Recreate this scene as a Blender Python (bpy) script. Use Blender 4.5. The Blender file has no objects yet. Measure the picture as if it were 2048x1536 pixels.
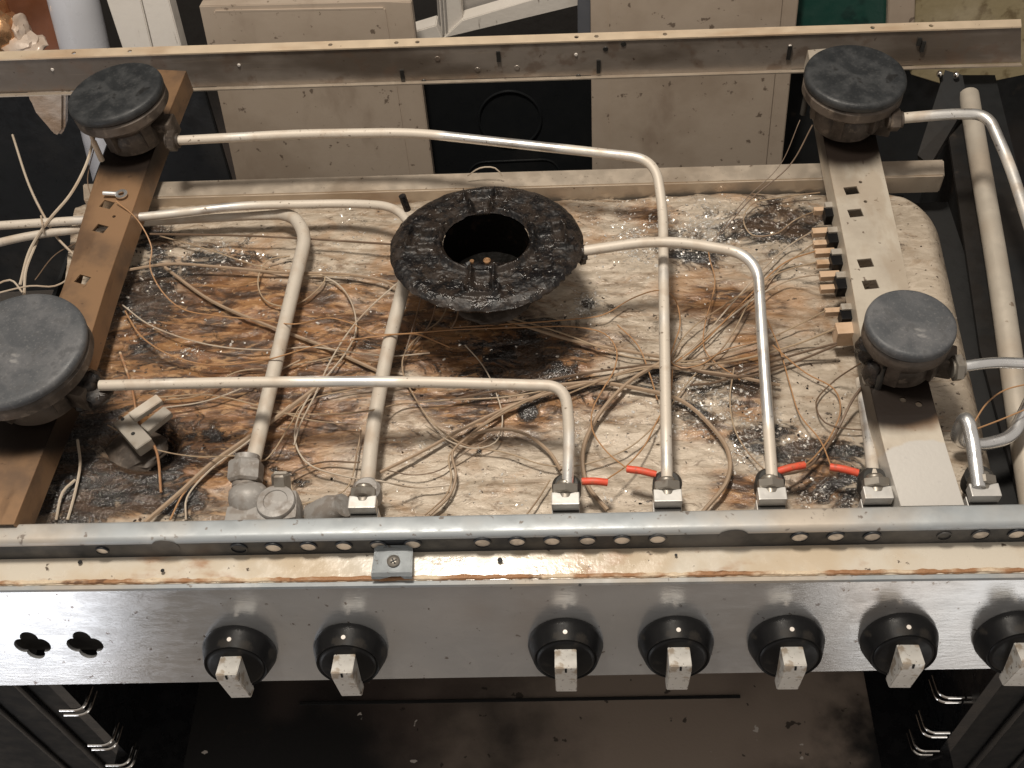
import bpy, bmesh, math, random
from mathutils import Vector, Matrix, noise
random.seed(7)
S = bpy.context.scene
COL = S.collection
# ------------------------------------------------------------------ camera
FPX = 2200.0                                   # focal length in pixels of a 2048 px wide picture
X = Vector((1, -.02, -.05)).normalized()       # world axes seen in camera space (x right, y down, z forward)
D = Vector((53, -2863, 2200)).normalized(); D = (D - X * D.dot(X)).normalized()
U = X.cross(D) * -1
if U.y > 0: U = -U
def w(dx, dy, dz):                             # camera-space direction -> world
    v = Vector((dx, dy, dz)); return Vector((v.dot(X), v.dot(D), v.dot(U)))
ZR = .045                                      # height of the front rail above the tray
C0 = Vector((0, 0, ZR)) - w(0, (1020 - 768) / FPX, 1) * .86
def ray(u, v): return w((u - 1024) / FPX, (v - 768) / FPX, 1)
def P(u, v, z=0.0):
    r = ray(u, v); return C0 + r * ((z - C0.z) / r.z)
def PY(u, v, y):
    r = ray(u, v); return C0 + r * ((y - C0.y) / r.y)
def PN(u, v, p, n):
    r = ray(u, v); return C0 + r * ((Vector(p) - C0).dot(n) / r.dot(n))
def proj(p):
    d = Vector(p) - C0
    c = X * d.x + D * d.y + U * d.z
    return 1024 + FPX * c.x / c.z, 768 + FPX * c.y / c.z
cam = bpy.data.cameras.new('camera'); co = bpy.data.objects.new('camera', cam); COL.objects.link(co)
cam.sensor_width = 36; cam.lens = 36 * FPX / 2048; cam.clip_start = .02; cam.clip_end = 60
cx, cy, cz = w(1, 0, 0), w(0, -1, 0), w(0, 0, -1)
M = Matrix.Identity(4)
for i in range(3): M[i][0], M[i][1], M[i][2], M[i][3] = cx[i], cy[i], cz[i], C0[i]
co.matrix_world = M
S.camera = co
# ------------------------------------------------------------------ light
wd = bpy.data.worlds.new('World'); S.world = wd; wd.use_nodes = True
bg = wd.node_tree.nodes['Background']; bg.inputs[0].default_value = (1.0, .90, .80, 1); bg.inputs[1].default_value = .38
S.view_settings.view_transform = 'Standard'; S.view_settings.look = 'None'; S.view_settings.exposure = 0; S.view_settings.gamma = 1
def area(name, loc, target, sx, sy, power, col):
    l = bpy.data.lights.new(name, 'AREA'); l.shape = 'RECTANGLE'; l.size = sx; l.size_y = sy; l.energy = power; l.color = col
    o = bpy.data.objects.new(name, l); COL.objects.link(o); o.location = loc
    o.rotation_euler = (Vector(target) - Vector(loc)).to_track_quat('-Z', 'Y').to_euler(); return o
area('ceiling_lamp', (-.16, .24, 1.66), (-.05, .12, 0), .30, .18, 30, (1, .915, .80))
area('panel_glow_left', (-1.32, -1.05, -.52), (-1.32, 0, -.52), .98, .66, 6.0, (.93, .95, 1))  # added lamp, makes the bright left reflection in the control panel
area('panel_glow_right', (.93, -1.05, -.52), (.93, 0, -.52), .80, .60, 2.1, (1, .97, .93))  # added lamp, makes the weaker right reflection in the control panel
area('front_fill_light', (.2, -1.5, 1.9), (0, .2, 0), 1.2, .5, 2.2, (1, .93, .85))  # added soft fill from above the front
# ------------------------------------------------------------------ materials
def lin(c):
    return tuple((x / 12.92 if x <= .04045 else ((x + .055) / 1.055) ** 2.4) for x in c)
class NT:
    def __init__(s, name):
        s.m = bpy.data.materials.new(name); s.m.use_nodes = True; s.t = s.m.node_tree; s.n = s.t.nodes; s.b = s.n['Principled BSDF']
        s.tc = s.n.new('ShaderNodeTexCoord')
    def link(s, a, b): s.t.links.new(a, b)
    def mapping(s, scale=(1, 1, 1), rot=(0, 0, 0)):
        m = s.n.new('ShaderNodeMapping'); m.inputs['Scale'].default_value = scale; m.inputs['Rotation'].default_value = rot
        s.link(s.tc.outputs['Object'], m.inputs['Vector']); return m.outputs[0]
    def noise(s, scale, detail=4, stretch=(1, 1, 1), rough=.55, dist=0, rot=(0, 0, 0)):
        n = s.n.new('ShaderNodeTexNoise'); n.inputs['Scale'].default_value = scale; n.inputs['Detail'].default_value = detail
        n.inputs['Roughness'].default_value = rough; n.inputs['Distortion'].default_value = dist
        s.link(s.mapping(stretch, rot), n.inputs['Vector']); return n.outputs['Fac']
    def voro(s, scale, stretch=(1, 1, 1), feature='F1'):
        n = s.n.new('ShaderNodeTexVoronoi'); n.feature = feature; n.inputs['Scale'].default_value = scale
        s.link(s.mapping(stretch), n.inputs['Vector']); return n.outputs['Distance']
    def ramp(s, fac, lo, hi, a=0., b=1.):
        n = s.n.new('ShaderNodeMapRange'); n.interpolation_type = 'SMOOTHSTEP'
        for i, v in enumerate((lo, hi, a, b)): n.inputs[i + 1].default_value = v
        s.link(fac, n.inputs[0]); return n.outputs[0]
    def math(s, op, a, b):
        n = s.n.new('ShaderNodeMath'); n.operation = op
        for i, v in enumerate((a, b)):
            if hasattr(v, 'default_value') or hasattr(v, 'is_linked'): s.link(v, n.inputs[i])
            else: n.inputs[i].default_value = v
        return n.outputs[0]
    def mix(s, fac, a, b):
        n = s.n.new('ShaderNodeMix'); n.data_type = 'RGBA'
        if isinstance(fac, (int, float)): n.inputs[0].default_value = fac
        else: s.link(fac, n.inputs[0])
        for k, v in ((6, a), (7, b)):
            if isinstance(v, tuple): n.inputs[k].default_value = (*v[:3], 1)
            else: s.link(v, n.inputs[k])
        return n.outputs[2]
    def fmix(s, fac, a, b):
        n = s.n.new('ShaderNodeMix'); n.data_type = 'FLOAT'
        s.link(fac, n.inputs[0])
        for k, v in ((2, a), (3, b)):
            if isinstance(v, (int, float)): n.inputs[k].default_value = v
            else: s.link(v, n.inputs[k])
        return n.outputs[0]
    def attr(s, name):
        n = s.n.new('ShaderNodeAttribute'); n.attribute_name = name
        sp = s.n.new('ShaderNodeSeparateColor'); s.link(n.outputs['Color'], sp.inputs[0]); return sp.outputs
    def bump(s, h, strength=.3, dist=.001):
        n = s.n.new('ShaderNodeBump'); n.inputs['Strength'].default_value = strength; n.inputs['Distance'].default_value = dist
        s.link(h, n.inputs['Height']); s.link(n.outputs[0], s.b.inputs['Normal'])
    def set(s, col=None, rough=None, metal=None):
        for k, v in (('Base Color', col), ('Roughness', rough), ('Metallic', metal)):
            if v is None: continue
            if isinstance(v, (int, float)): s.b.inputs[k].default_value = v
            elif isinstance(v, tuple): s.b.inputs[k].default_value = (*v[:3], 1)
            else: s.link(v, s.b.inputs[k])
        return s.m
def worn(name, base, metal, rough, layers=(), bump=(.2, 400, .0006), stretch=(1, 1, 1), rvar=.12):
    """layers: (colour, scale, lo, hi, stretch, max)"""
    n = NT(name); c = base
    for (lc, sc, lo, hi, st, mx) in layers:
        c = n.mix(n.ramp(n.noise(sc, 5, st), lo, hi, 0, mx), c, lc)
    r = n.ramp(n.noise(60, 4, stretch), .3, .7, max(.03, rough - rvar), rough + rvar)
    n.set(c, r, metal)
    n.bump(n.noise(bump[1], 4, stretch), bump[0], bump[2]); return n.m
I3 = (1, 1, 1)
BE = (.50, .40, .29)
MT = {}
def m_pipe(name, lo, hi):
    n = NT(name); d = n.ramp(n.noise(7, 3), lo, hi)
    c = n.mix(d, (.80, .79, .77), (.56, .50, .425))
    c = n.mix(n.ramp(n.noise(45, 5), .5, .7, 0, .5), c, (.42, .33, .25))
    c = n.mix(n.ramp(n.noise(230, 4), .64, .72, 0, .8), c, (.12, .08, .05))
    n.set(c, n.fmix(d, .36, .55), n.fmix(d, .85, .12)); n.bump(n.noise(320, 5), .25, .0005); return n.m
MT['alu'] = m_pipe('aluminium_tube', .40, .52)
MT['alu_bright'] = worn('bright_aluminium', (.86, .87, .88), .9, .26, [((.6, .56, .5), 30, .5, .7, I3, .5), ((.2, .16, .12), 180, .68, .76, I3, .6)], (.1, 300, .0003))
MT['pipe_dusty'] = worn('dusty_pipe', (.50, .45, .385), .1, .6, [((.38, .29, .21), 40, .45, .7, I3, .6), ((.14, .09, .06), 220, .64, .74, I3, .7)], (.25, 500, .0005))
MT['steel_beige'] = worn('galvanised_beige', (.55, .47, .38), .55, .42, [((.36, .27, .19), 9, .48, .7, I3, .6), ((.10, .06, .04), 190, .66, .73, I3, .8), ((.7, .64, .56), 14, .55, .8, I3, .5)], (.15, 350, .0004))
MT['steel_lip'] = worn('lip_metal', (.74, .60, .44), .35, .4, [((.50, .32, .19), 30, .5, .75, (.3, 1, 1), .6), ((.1, .06, .04), 200, .7, .74, I3, .8)], (.15, 350, .0004))
MT['rail_front'] = worn('rail_front', (.29, .25, .215), .2, .42, [((.10, .075, .055), 6, .44, .58, (.5, 1, 1.5), .75), ((.16, .11, .08), 40, .52, .64, I3, .6), ((.5, .4, .3), 60, .62, .8, (.1, 1, 6), .4), ((.05, .03, .02), 160, .67, .73, I3, .8)], (.15, 350, .0004))
MT['zinc'] = worn('zinc_rail', (.375, .405, .425), .35, .50, [((.52, .43, .33), 7, .45, .7, I3, .7), ((.17, .14, .12), 120, .635, .70, I3, .85), ((.8, .8, .78), 20, .55, .8, I3, .4)], (.15, 300, .0004))
MT['trim'] = worn('trim_strip', (.56, .51, .43), .0, .20, [((.50, .40, .28), 14, .45, .65, I3, .75), ((.30, .13, .05), 34, .58, .72, (.5, 1, 1), .7), ((.05, .03, .02), 130, .66, .71, I3, .9)], (.3, 250, .0005))
MT['rust_edge'] = worn('rust_edge', (.32, .165, .08), .1, .7, [((.7, .6, .45), 45, .46, .6, (.5, 1, 1), .8), ((.07, .03, .015), 60, .58, .68, (.6, 1, 1), .9)], (.8, 300, .0012))
MT['rail_shade'] = worn('rail_shade', (.011, .013, .017), .0, .5, [((.2, .18, .16), 10, .5, .7, I3, .4)], (.1, 300, .0004))  # near-black copy of the rail colour, shade of its front face
MT['hole'] = worn('lit_hole_paint', (.80, .70, .58), .1, .5, [((.32, .28, .24), 70, .4, .6, I3, .7)], (.2, 300, .0004))
MT['black'] = worn('black_gap', (.006, .006, .006), 0, .7)
MT['enamel'] = worn('matt_enamel', (.016, .018, .020), 0, .52, [((.040, .042, .044), 50, .42, .60, I3, .8), ((.10, .095, .09), 420, .56, .68, I3, .25), ((.006, .006, .006), 45, .60, .66, I3, .8)], (.6, 650, .0005))
MT['enamel_light'] = worn('worn_enamel', (.060, .064, .070), 0, .55, [((.12, .12, .125), 30, .42, .62, I3, .7), ((.035, .037, .04), 60, .52, .64, I3, .5), ((.20, .195, .19), 420, .56, .68, I3, .25), ((.34, .33, .32), 34, .62, .68, (.5, 1, 1), .5)], (.5, 700, .0004))
MT['well'] = worn('shaded_well', (.004, .0035, .003), 0, .55, [((.02, .012, .008), 60, .55, .65, I3, .6)], (.6, 300, .001))  # near-black colour stands in for the dark of the deep hole
MT['enamel_rim'] = worn('enamel_rim', (.05, .06, .07), 0, .3, [((.15, .15, .15), 60, .55, .75, I3, .5)], (.15, 300, .0005))
MT['cast'] = worn('burner_cast', (.095, .075, .06), .1, .55, [((.035, .026, .02), 40, .40, .60, I3, .9), ((.20, .16, .125), 120, .56, .72, I3, .6)], (.5, 260, .0009))
MT['cast_light'] = worn('valve_cast', (.29, .275, .26), .15, .55, [((.17, .14, .115), 60, .46, .62, I3, .7), ((.42, .40, .38), 160, .56, .66, I3, .5)], (.35, 500, .0005))
MT['nut'] = worn('grey_nut', (.30, .275, .24), .7, .42, [((.12, .09, .07), 60, .5, .7, I3, .7)], (.2, 300, .0004))
MT['block'] = worn('valve_block', (.60, .585, .56), .45, .42, [((.5, .44, .38), 60, .52, .7, I3, .6)], (.15, 300, .0004))
MT['valve_dark'] = worn('valve_dark', (.045, .043, .04), .4, .45)
MT['wire'] = worn('fabric_wire', (.36, .27, .18), 0, .6, [((.22, .14, .085), 30, .45, .65, I3, .8)], (.3, 900, .0003))
MT['wire_orange'] = worn('orange_wire', (.38, .21, .10), 0, .5, [((.28, .15, .07), 30, .5, .7, I3, .7)], (.2, 900, .0003))
MT['wire_pale'] = worn('pale_wire', (.46, .39, .31), 0, .55, [((.36, .27, .19), 20, .45, .65, I3, .8)], (.2, 900, .0003))
MT['wire_dark'] = worn('dark_wire', (.13, .085, .055), 0, .55, [((.28, .2, .14), 30, .5, .7, I3, .6)], (.2, 900, .0003))
MT['sleeve'] = worn('brown_sleeve', (.30, .215, .145), 0, .6, [((.38, .28, .19), 40, .48, .7, I3, .7)], (.4, 700, .0005))
MT['red'] = worn('red_sleeve', (.66, .085, .042), 0, .45, [((.42, .12, .06), 120, .48, .62, I3, .6), ((.2, .09, .05), 260, .58, .66, I3, .6)], (.1, 900, .0003))
MT['tan'] = worn('tan_plastic', (.52, .37, .25), 0, .45, [((.34, .2, .1), 50, .5, .7, I3, .6)], (.15, 500, .0003))
MT['greyplastic'] = worn('grey_plastic', (.33, .30, .26), 0, .4, [((.18, .14, .1), 50, .5, .7, I3, .6)], (.15, 500, .0003))
MT['blackplastic'] = worn('black_plastic', (.006, .006, .0065), 0, .42, [((.03, .026, .022), 60, .56, .66, I3, .6)], (.2, 500, .0003))
MT['handle'] = worn('knob_handle', (.66, .64, .60), .5, .40, [((.34, .26, .18), 85, .50, .62, I3, .75), ((.10, .07, .05), 200, .60, .68, I3, .8)], (.15, 400, .0003))
MT['dot'] = worn('marker_dot', (.65, .6, .55), 0, .4)
MT['enamel_oven'] = worn('oven_enamel', (.008, .008, .009), 0, .26, [((.02, .018, .016), 6, .5, .8, I3, .6)], (.1, 40, .0006))
MT['oven_floor'] = worn('oven_floor', (.34, .275, .225), .0, .5, [((.10, .08, .07), 2.6, .42, .62, I3, .8), ((.02, .015, .01), 60, .68, .72, I3, .9), ((.4, .35, .3), 45, .74, .76, I3, .9)], (.3, 300, .0005))
MT['side_dark'] = worn('side_panel', (.015, .016, .017), .0, .5, [((.02, .016, .013), 8, .45, .65, I3, .7), ((.12, .09, .07), 30, .62, .8, I3, .5)], (.2, 200, .0005))
MT['manifold'] = worn('manifold_tube', (.50, .45, .38), .3, .5, [((.36, .29, .22), 15, .45, .7, I3, .6), ((.16, .1, .06), 110, .66, .74, I3, .7)], (.2, 300, .0005))
MT['blackplastic'].node_tree.nodes['Principled BSDF'].inputs['Specular IOR Level'].default_value = .18
MT['well'].node_tree.nodes['Principled BSDF'].inputs['Specular IOR Level'].default_value = .06
MT['side_dark'].node_tree.nodes['Principled BSDF'].inputs['Specular IOR Level'].default_value = .2
MT['oven_frame'] = worn('oven_frame_paint', (.010, .0105, .011), 0, .5, [((.03, .028, .026), 12, .5, .66, I3, .6)])
MT['oven_frame'].node_tree.nodes['Principled BSDF'].inputs['Specular IOR Level'].default_value = .15
MT['chrome'] = worn('chrome', (.8, .78, .75), 1, .12)
MT['beige_panel'] = worn('beige_board', (.42, .345, .275), .0, .6, [((.28, .215, .16), 6, .44, .64, I3, .6), ((.20, .14, .10), 16, .56, .70, (1, 1, .4), .4), ((.10, .07, .05), 90, .64, .69, I3, .8)], (.2, 120, .0008))
MT['black_panel'] = worn('black_sheet', (.010, .011, .012), .0, .38, [((.05, .045, .04), 6, .5, .75, I3, .6)], (.2, 200, .0006))
MT['white_wood'] = worn('white_paint', (.62, .58, .53), 0, .5, [((.38, .32, .25), 14, .55, .72, (1, 1, .3), .6), ((.1, .07, .05), 60, .66, .74, (2, 1, .4), .7)], (.4, 120, .001))
MT['grey_wood'] = worn('grey_paint', (.30, .28, .26), 0, .5, [((.16, .13, .11), 12, .45, .7, I3, .8)], (.4, 120, .001))
MT['bottle'] = worn('grey_white_plastic', (.52, .53, .57), 0, .34, [((.42, .4, .42), 5, .5, .7, I3, .5)], (.1, 60, .0006))
MT['orange_board'] = worn('rust_red_board', (.20, .07, .03), 0, .6, [((.12, .045, .02), 12, .45, .7, I3, .7)], (.3, 120, .001))
MT['copper'] = worn('copper', (.62, .36, .19), .8, .25, [((.3, .16, .08), 14, .5, .7, I3, .7)], (.5, 40, .003))
MT['wrap'] = worn('pale_paper', (.58, .48, .40), .1, .4, [((.36, .22, .12), 14, .45, .65, I3, .7)], (.6, 50, .003))
MT['green'] = worn('green_crate', (.014, .055, .043), 0, .45, [((.008, .03, .025), 26, .54, .62, I3, .9), ((.06, .10, .12), 7, .6, .7, I3, .5)], (.4, 120, .001))
MT['olive'] = worn('mossy_board', (.27, .22, .125), 0, .7, [((.10, .065, .025), 40, .52, .66, I3, .85), ((.40, .34, .24), 12, .5, .7, I3, .5)], (.5, 150, .001))
MT['grey_strip'] = worn('grey_strip', (.10, .105, .12), 0, .5)
MT['dark_wall'] = worn('dark_wall', (.03, .027, .025), 0, .7, [((.09, .065, .05), 5, .5, .7, I3, .7)], (.4, 50, .003))

MT['black_panel'].node_tree.nodes['Principled BSDF'].inputs['Specular IOR Level'].default_value = .15
def m_panel():
    n = NT('brushed_panel')
    c = n.mix(n.ramp(n.noise(9, 5, (.7, 1, 1)), .35, .7), (.52, .53, .54), (.64, .64, .64))
    c = n.mix(n.ramp(n.noise(130, 4), .66, .72, 0, .8), c, (.12, .08, .06))
    c = n.mix(n.ramp(n.noise(5, 3), .55, .75, 0, .5), c, (.42, .36, .31))
    r = n.ramp(n.noise(40, 6, (1, 1, 3), .7), .38, .62, .10, .22)
    c = n.mix(n.ramp(n.noise(18, 7, (1, 1, 1), .7, 1.), .50, .62, 0, .35), c, (.62, .62, .62))
    n.set(c, r, .72); n.bump(n.noise(260, 5, (.35, 1, 1.6), .7), .25, .0005); return n.m
MT['panel'] = m_panel()
def m_bracket(name, brown):
    n = NT(name); a = n.attr('stain')
    base = n.mix(n.ramp(n.noise(25, 5), .4, .7), (.60, .54, .45) if not brown else (.275, .165, .09), (.48, .42, .345) if not brown else (.155, .10, .065))
    base = n.mix(n.ramp(n.noise(150, 4), .66, .72, 0, .8), base, (.10, .06, .04))
    wob = n.math('MULTIPLY', n.math('SUBTRACT', n.noise(30, 5), .5), .5)
    wob2 = n.math('MULTIPLY', n.math('SUBTRACT', n.noise(12, 6, (1, .4, 1)), .5), 1.4)
    base = n.mix(n.ramp(n.noise(30, 6, (1, .35, 1)), .52, .62, 0, .45), base, (.09, .05, .028) if brown else (.42, .33, .24))
    s = n.ramp(n.math('ADD', a[1], n.math('MULTIPLY', wob2, .6)), .12, .7)
    base = n.mix(n.ramp(n.math('ADD', a[0], wob), .15, .6, 0, .95), base, (.30, .165, .08) if not brown else (.30, .18, .10))
    base = n.mix(n.ramp(n.math('ADD', a[2], wob), .42, .52, 0, .9), base, (.55, .53, .50))
    base = n.mix(s, base, (.018, .012, .009))  # black under the burners holds both soot and shade
    n.set(base, .42, .35); n.bump(n.noise(300, 5), .2, .0005); return n.m
MT['bracket'] = m_bracket('bracket_pale', False); MT['bracket_brown'] = m_bracket('bracket_brown', True)
def m_char():
    n = NT('charred_grease')
    c = n.mix(n.ramp(n.noise(60, 7, I3, .7), .44, .58), (.005, .0045, .005), (.026, .019, .015))
    c = n.mix(n.ramp(n.noise(380, 5, I3, .7), .56, .66, 0, .5), c, (.065, .047, .034))
    r = n.ramp(n.noise(70, 6), .46, .56, .06, .42)
    n.set(c, r, .0); n.b.inputs['Specular IOR Level'].default_value = .5
    n.bump(n.math('ADD', n.noise(420, 9, I3, .8), n.math('MULTIPLY', n.voro(520), .3)), .5, .0011); return n.m
MT['char'] = m_char()
def m_foil():
    n = NT('stained_foil_tray'); a = n.attr('stain'); cl = n.attr('clean')[0]
    sub = lambda f: n.math('SUBTRACT', f, .5)
    mul = lambda f, k: n.math('MULTIPLY', f, k)
    fine = n.noise(170, 7, (.38, 1, 1), .65, .8)
    big = n.noise(13, 6, (.5, 1, 1), .58, .8)
    med = n.noise(42, 7, (.45, 1, 1), .62, 1.2)
    base = n.mix(n.ramp(big, .36, .64), (.45, .38, .30), (.31, .255, .195))
    base = n.mix(n.ramp(fine, .44, .62, 0, .25), base, (.68, .60, .50))
    dirt = n.ramp(n.math('SUBTRACT', n.math('ADD', med, mul(a[0], .08)), mul(cl, .10)), .46, .66, 0, .6)
    base = n.mix(dirt, base, (.30, .21, .135))
    spot = n.ramp(n.math('SUBTRACT', n.noise(26, 8, (.6, 1, 1), .7, 2.), mul(cl, .1)), .57, .68, 0, .7)
    base = n.mix(spot, base, (.10, .07, .05))
    tiny = n.ramp(n.math('SUBTRACT', n.noise(95, 9, (.5, 1, 1), .78, 1.5), mul(cl, .04)), .545, .60, 0, .6)
    base = n.mix(tiny, base, (.13, .085, .055))
    orange = n.ramp(n.math('SUBTRACT', n.math('ADD', n.noise(12, 6, (.6, 1, 1), .6, 1.5), mul(a[0], .12)), mul(cl, .12)), .51, .68, 0, .65)
    base = n.mix(orange, base, (.36, .20, .095))
    nz = n.math('ADD', mul(sub(big), 1.0), mul(sub(med), .9))
    rm = n.ramp(n.math('ADD', a[0], nz), .05, .46, 0, .96)
    rust_glint_c = n.mix(n.ramp(med, .38, .58), (.19, .085, .033), (.045, .022, .012))
    rust_glint_c = n.mix(n.ramp(n.noise(60, 7, (.3, 1, 1), .65, 1.), .48, .60, 0, .7), rust_glint_c, (.36, .185, .075))
    rust_glint_c = n.mix(n.ramp(fine, .545, .62, 0, .45), rust_glint_c, (.55, .34, .17))  # golden streaks are foil glints painted over the rust
    base = n.mix(rm, base, rust_glint_c)
    sm = n.ramp(n.math('ADD', a[1], mul(sub(n.noise(36, 9, (.6, 1, 1), .72, 1.)), 2.6)), .26, .56, 0, .97)
    base = n.mix(sm, base, n.mix(n.ramp(med, .45, .60), (.009, .009, .010), (.06, .036, .022)))
    specks = n.ramp(n.math('ADD', n.noise(190, 3, (.8, 1, 1)), mul(cl, .0)), .66, .70, 0, .9)
    base = n.mix(specks, base, (.04, .025, .015))
    cr = n.ramp(n.math('ADD', a[2], mul(sub(n.noise(150, 9, (.7, 1, 1), .85, 1.5)), 5.5)), .74, .92)
    cr2 = n.math('MAXIMUM', cr, n.ramp(n.noise(110, 8, (.6, 1, 1), .8, 2.), .645, .665, 0, .8))
    base = n.mix(cr2, base, (.92, .90, .86))  # white crumbs and foil glints painted into the tray colour
    r = n.fmix(sm, n.ramp(fine, .42, .58, .36, .55), n.ramp(fine, .42, .58, .08, .30))
    n.set(base, r, n.fmix(cr2, n.fmix(rm, .12, .15), .5))
    h = n.math('MULTIPLY', n.math('ADD', mul(n.noise(45, 7, (.45, 1, 1), .6, 1.2), 1.3), mul(fine, .55)), n.math('SUBTRACT', 1.0, mul(cl, .75)))
    h = n.math('ADD', h, mul(cr2, .35))
    h = n.math('ADD', h, mul(n.noise(420, 3), n.math('ADD', .10, mul(sm, .8))))
    n.bump(h, .75, .0022)
    n.link(n.math('ADD', .02, n.math('MAXIMUM', mul(rm, .35), mul(sm, .8))), n.b.inputs['Coat Weight']); n.b.inputs['Coat Roughness'].default_value = .07
    bn = n.b.inputs['Normal'].links[0].from_socket; n.link(bn, n.b.inputs['Coat Normal'])
    return n.m
MT['foil'] = m_foil()
MT['flake'] = worn('foil_flake', (.88, .85, .80), .5, .28, [((.5, .4, .3), 120, .5, .62, I3, .7)])
MT['soot_crumb'] = worn('soot_crumb', (.014, .011, .010), 0, .3, [((.08, .045, .025), 90, .5, .6, I3, .7)])
# ------------------------------------------------------------------ mesh helpers
W = {}
def link(name, me, mat, parent=None, basis=None, smooth=False):
    o = bpy.data.objects.new(name, me); COL.objects.link(o)
    if mat: me.materials.clear(); me.materials.append(MT[mat] if isinstance(mat, str) else mat)
    if smooth:
        for p in me.polygons: p.use_smooth = True
    b = basis or Matrix.Identity(4); o.matrix_basis = b; W[o.name] = b.copy()
    if parent: o.parent = parent; o.matrix_parent_inverse = W[parent.name].inverted()
    return o
def from_bm(name, bm, mat, parent=None, basis=None, smooth=False):
    me = bpy.data.meshes.new(name); bmesh.ops.recalc_face_normals(bm, faces=bm.faces); bm.to_mesh(me); bm.free()
    o = link(name, me, mat, parent, basis, smooth)
    if smooth: me.set_sharp_from_angle(angle=math.radians(38))
    return o
def empty(name, loc, label, cat, group=None):
    o = bpy.data.objects.new(name, None); COL.objects.link(o); o.empty_display_size = .05; o.location = loc
    W[o.name] = Matrix.Translation(loc); return tag(o, label, cat, group)
def tag(o, label=None, cat=None, group=None, kind=None):
    for k, v in (('label', label), ('category', cat), ('group', group), ('kind', kind)):
        if v: o[k] = v
    return o
def add_box(bm, c, s, rot=None, bev=0.0):
    g = bmesh.ops.create_cube(bm, size=1); vs = g['verts']
    m = Matrix.Translation(c) @ (rot.to_4x4() if rot else Matrix.Identity(4)) @ Matrix.Diagonal((*s, 1))
    bmesh.ops.transform(bm, matrix=m, verts=vs)
    if bev:
        es = list({e for v in vs for e in v.link_edges}); bmesh.ops.bevel(bm, geom=es, offset=bev, segments=2, affect='EDGES', profile=.6)
def add_prism(bm, poly, off):                       # closed prism: polygon (list of Vector) pushed by off
    a = [bm.verts.new(p) for p in poly]; b = [bm.verts.new(Vector(p) + off) for p in poly]
    bm.faces.new(a); bm.faces.new(b[::-1]); n = len(a)
    for i in range(n): bm.faces.new((a[i], b[i], b[(i + 1) % n], a[(i + 1) % n]))
    return a, b
def rotz(a): return Matrix.Rotation(a, 3, 'Z')
def catmull(pts, step=.004):
    pts = [Vector(p) for p in pts]
    if len(pts) < 3: 
        n = max(2, int((pts[1] - pts[0]).length / step)); return [pts[0].lerp(pts[1], i / n) for i in range(n + 1)]
    q = [pts[0] * 2 - pts[1]] + pts + [pts[-1] * 2 - pts[-2]]; out = []
    for i in range(1, len(q) - 2):
        p0, p1, p2, p3 = q[i - 1:i + 3]
        t0 = 0; t1 = max(1e-5, (p1 - p0).length ** .5); t2 = t1 + max(1e-5, (p2 - p1).length ** .5); t3 = t2 + max(1e-5, (p3 - p2).length ** .5)
        n = max(2, int((p2 - p1).length / step))
        for k in range(n):
            t = t1 + (t2 - t1) * k / n
            A1 = p0 * ((t1 - t) / t1) + p1 * (t / t1); A2 = p1 * ((t2 - t) / (t2 - t1)) + p2 * ((t - t1) / (t2 - t1)); A3 = p2 * ((t3 - t) / (t3 - t2)) + p3 * ((t - t2) / (t3 - t2))
            B1 = A1 * ((t2 - t) / t2) + A2 * (t / t2); B2 = A2 * ((t3 - t) / (t3 - t1)) + A3 * ((t - t1) / (t3 - t1))
            out.append(B1 * ((t2 - t) / (t2 - t1)) + B2 * ((t - t1) / (t2 - t1)))
    out.append(pts[-1]); return out
def fillet(pts, R, n=9):
    pts = [Vector(p) for p in pts]; out = [pts[0]]
    for i in range(1, len(pts) - 1):
        a, b, c = pts[i - 1:i + 2]; r = R if not isinstance(R, (list, tuple)) else R[i - 1]
        d1 = (a - b).normalized(); d2 = (c - b).normalized(); r = min(r, .45 * (a - b).length, .45 * (c - b).length)
        s, e = b + d1 * r, b + d2 * r
        for k in range(n + 1):
            t = k / n; out.append(s * (1 - t) ** 2 + b * 2 * t * (1 - t) + e * t * t)
    out.append(pts[-1]); return out
def add_tube(bm, path, r, seg=8):
    rings = []; n = len(path); prev = None
    for i, p in enumerate(path):
        t = (path[min(i + 1, n - 1)] - path[max(i - 1, 0)]).normalized()
        if prev is None:
            a = Vector((0, 0, 1)) if abs(t.z) < .9 else Vector((1, 0, 0)); s = t.cross(a).normalized()
        else: s = (prev - t * prev.dot(t)).normalized()
        prev = s; b = t.cross(s); rr = r(i / (n - 1)) if callable(r) else r
        rings.append([bm.verts.new(p + (s * math.cos(k * 2 * math.pi / seg) + b * math.sin(k * 2 * math.pi / seg)) * rr) for k in range(seg)])
    for i in range(n - 1):
        for k in range(seg): bm.faces.new((rings[i][k], rings[i][(k + 1) % seg], rings[i + 1][(k + 1) % seg], rings[i + 1][k]))
    bm.faces.new(rings[0][::-1]); bm.faces.new(rings[-1])
def tube(name, path, r, mat, parent, seg=8):
    bm = bmesh.new(); add_tube(bm, path, r, seg); return from_bm(name, bm, mat, parent, smooth=True)
def add_lathe(bm, prof, seg=48, m=None, jitter=0, cap=True):
    rings = []
    for (r, z) in prof:
        ring = []
        for k in range(seg):
            a = k * 2 * math.pi / seg
            rr = r * (1 + jitter * noise.noise(Vector((math.cos(a) * 3, math.sin(a) * 3, z * 60))))
            v = Vector((rr * math.cos(a), rr * math.sin(a), z)); ring.append(bm.verts.new(m @ v if m else v))
        rings.append(ring)
    for i in range(len(rings) - 1):
        for k in range(seg): bm.faces.new((rings[i][k], rings[i][(k + 1) % seg], rings[i + 1][(k + 1) % seg], rings[i + 1][k]))
    if cap: bm.faces.new(rings[0][::-1]); bm.faces.new(rings[-1])
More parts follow.
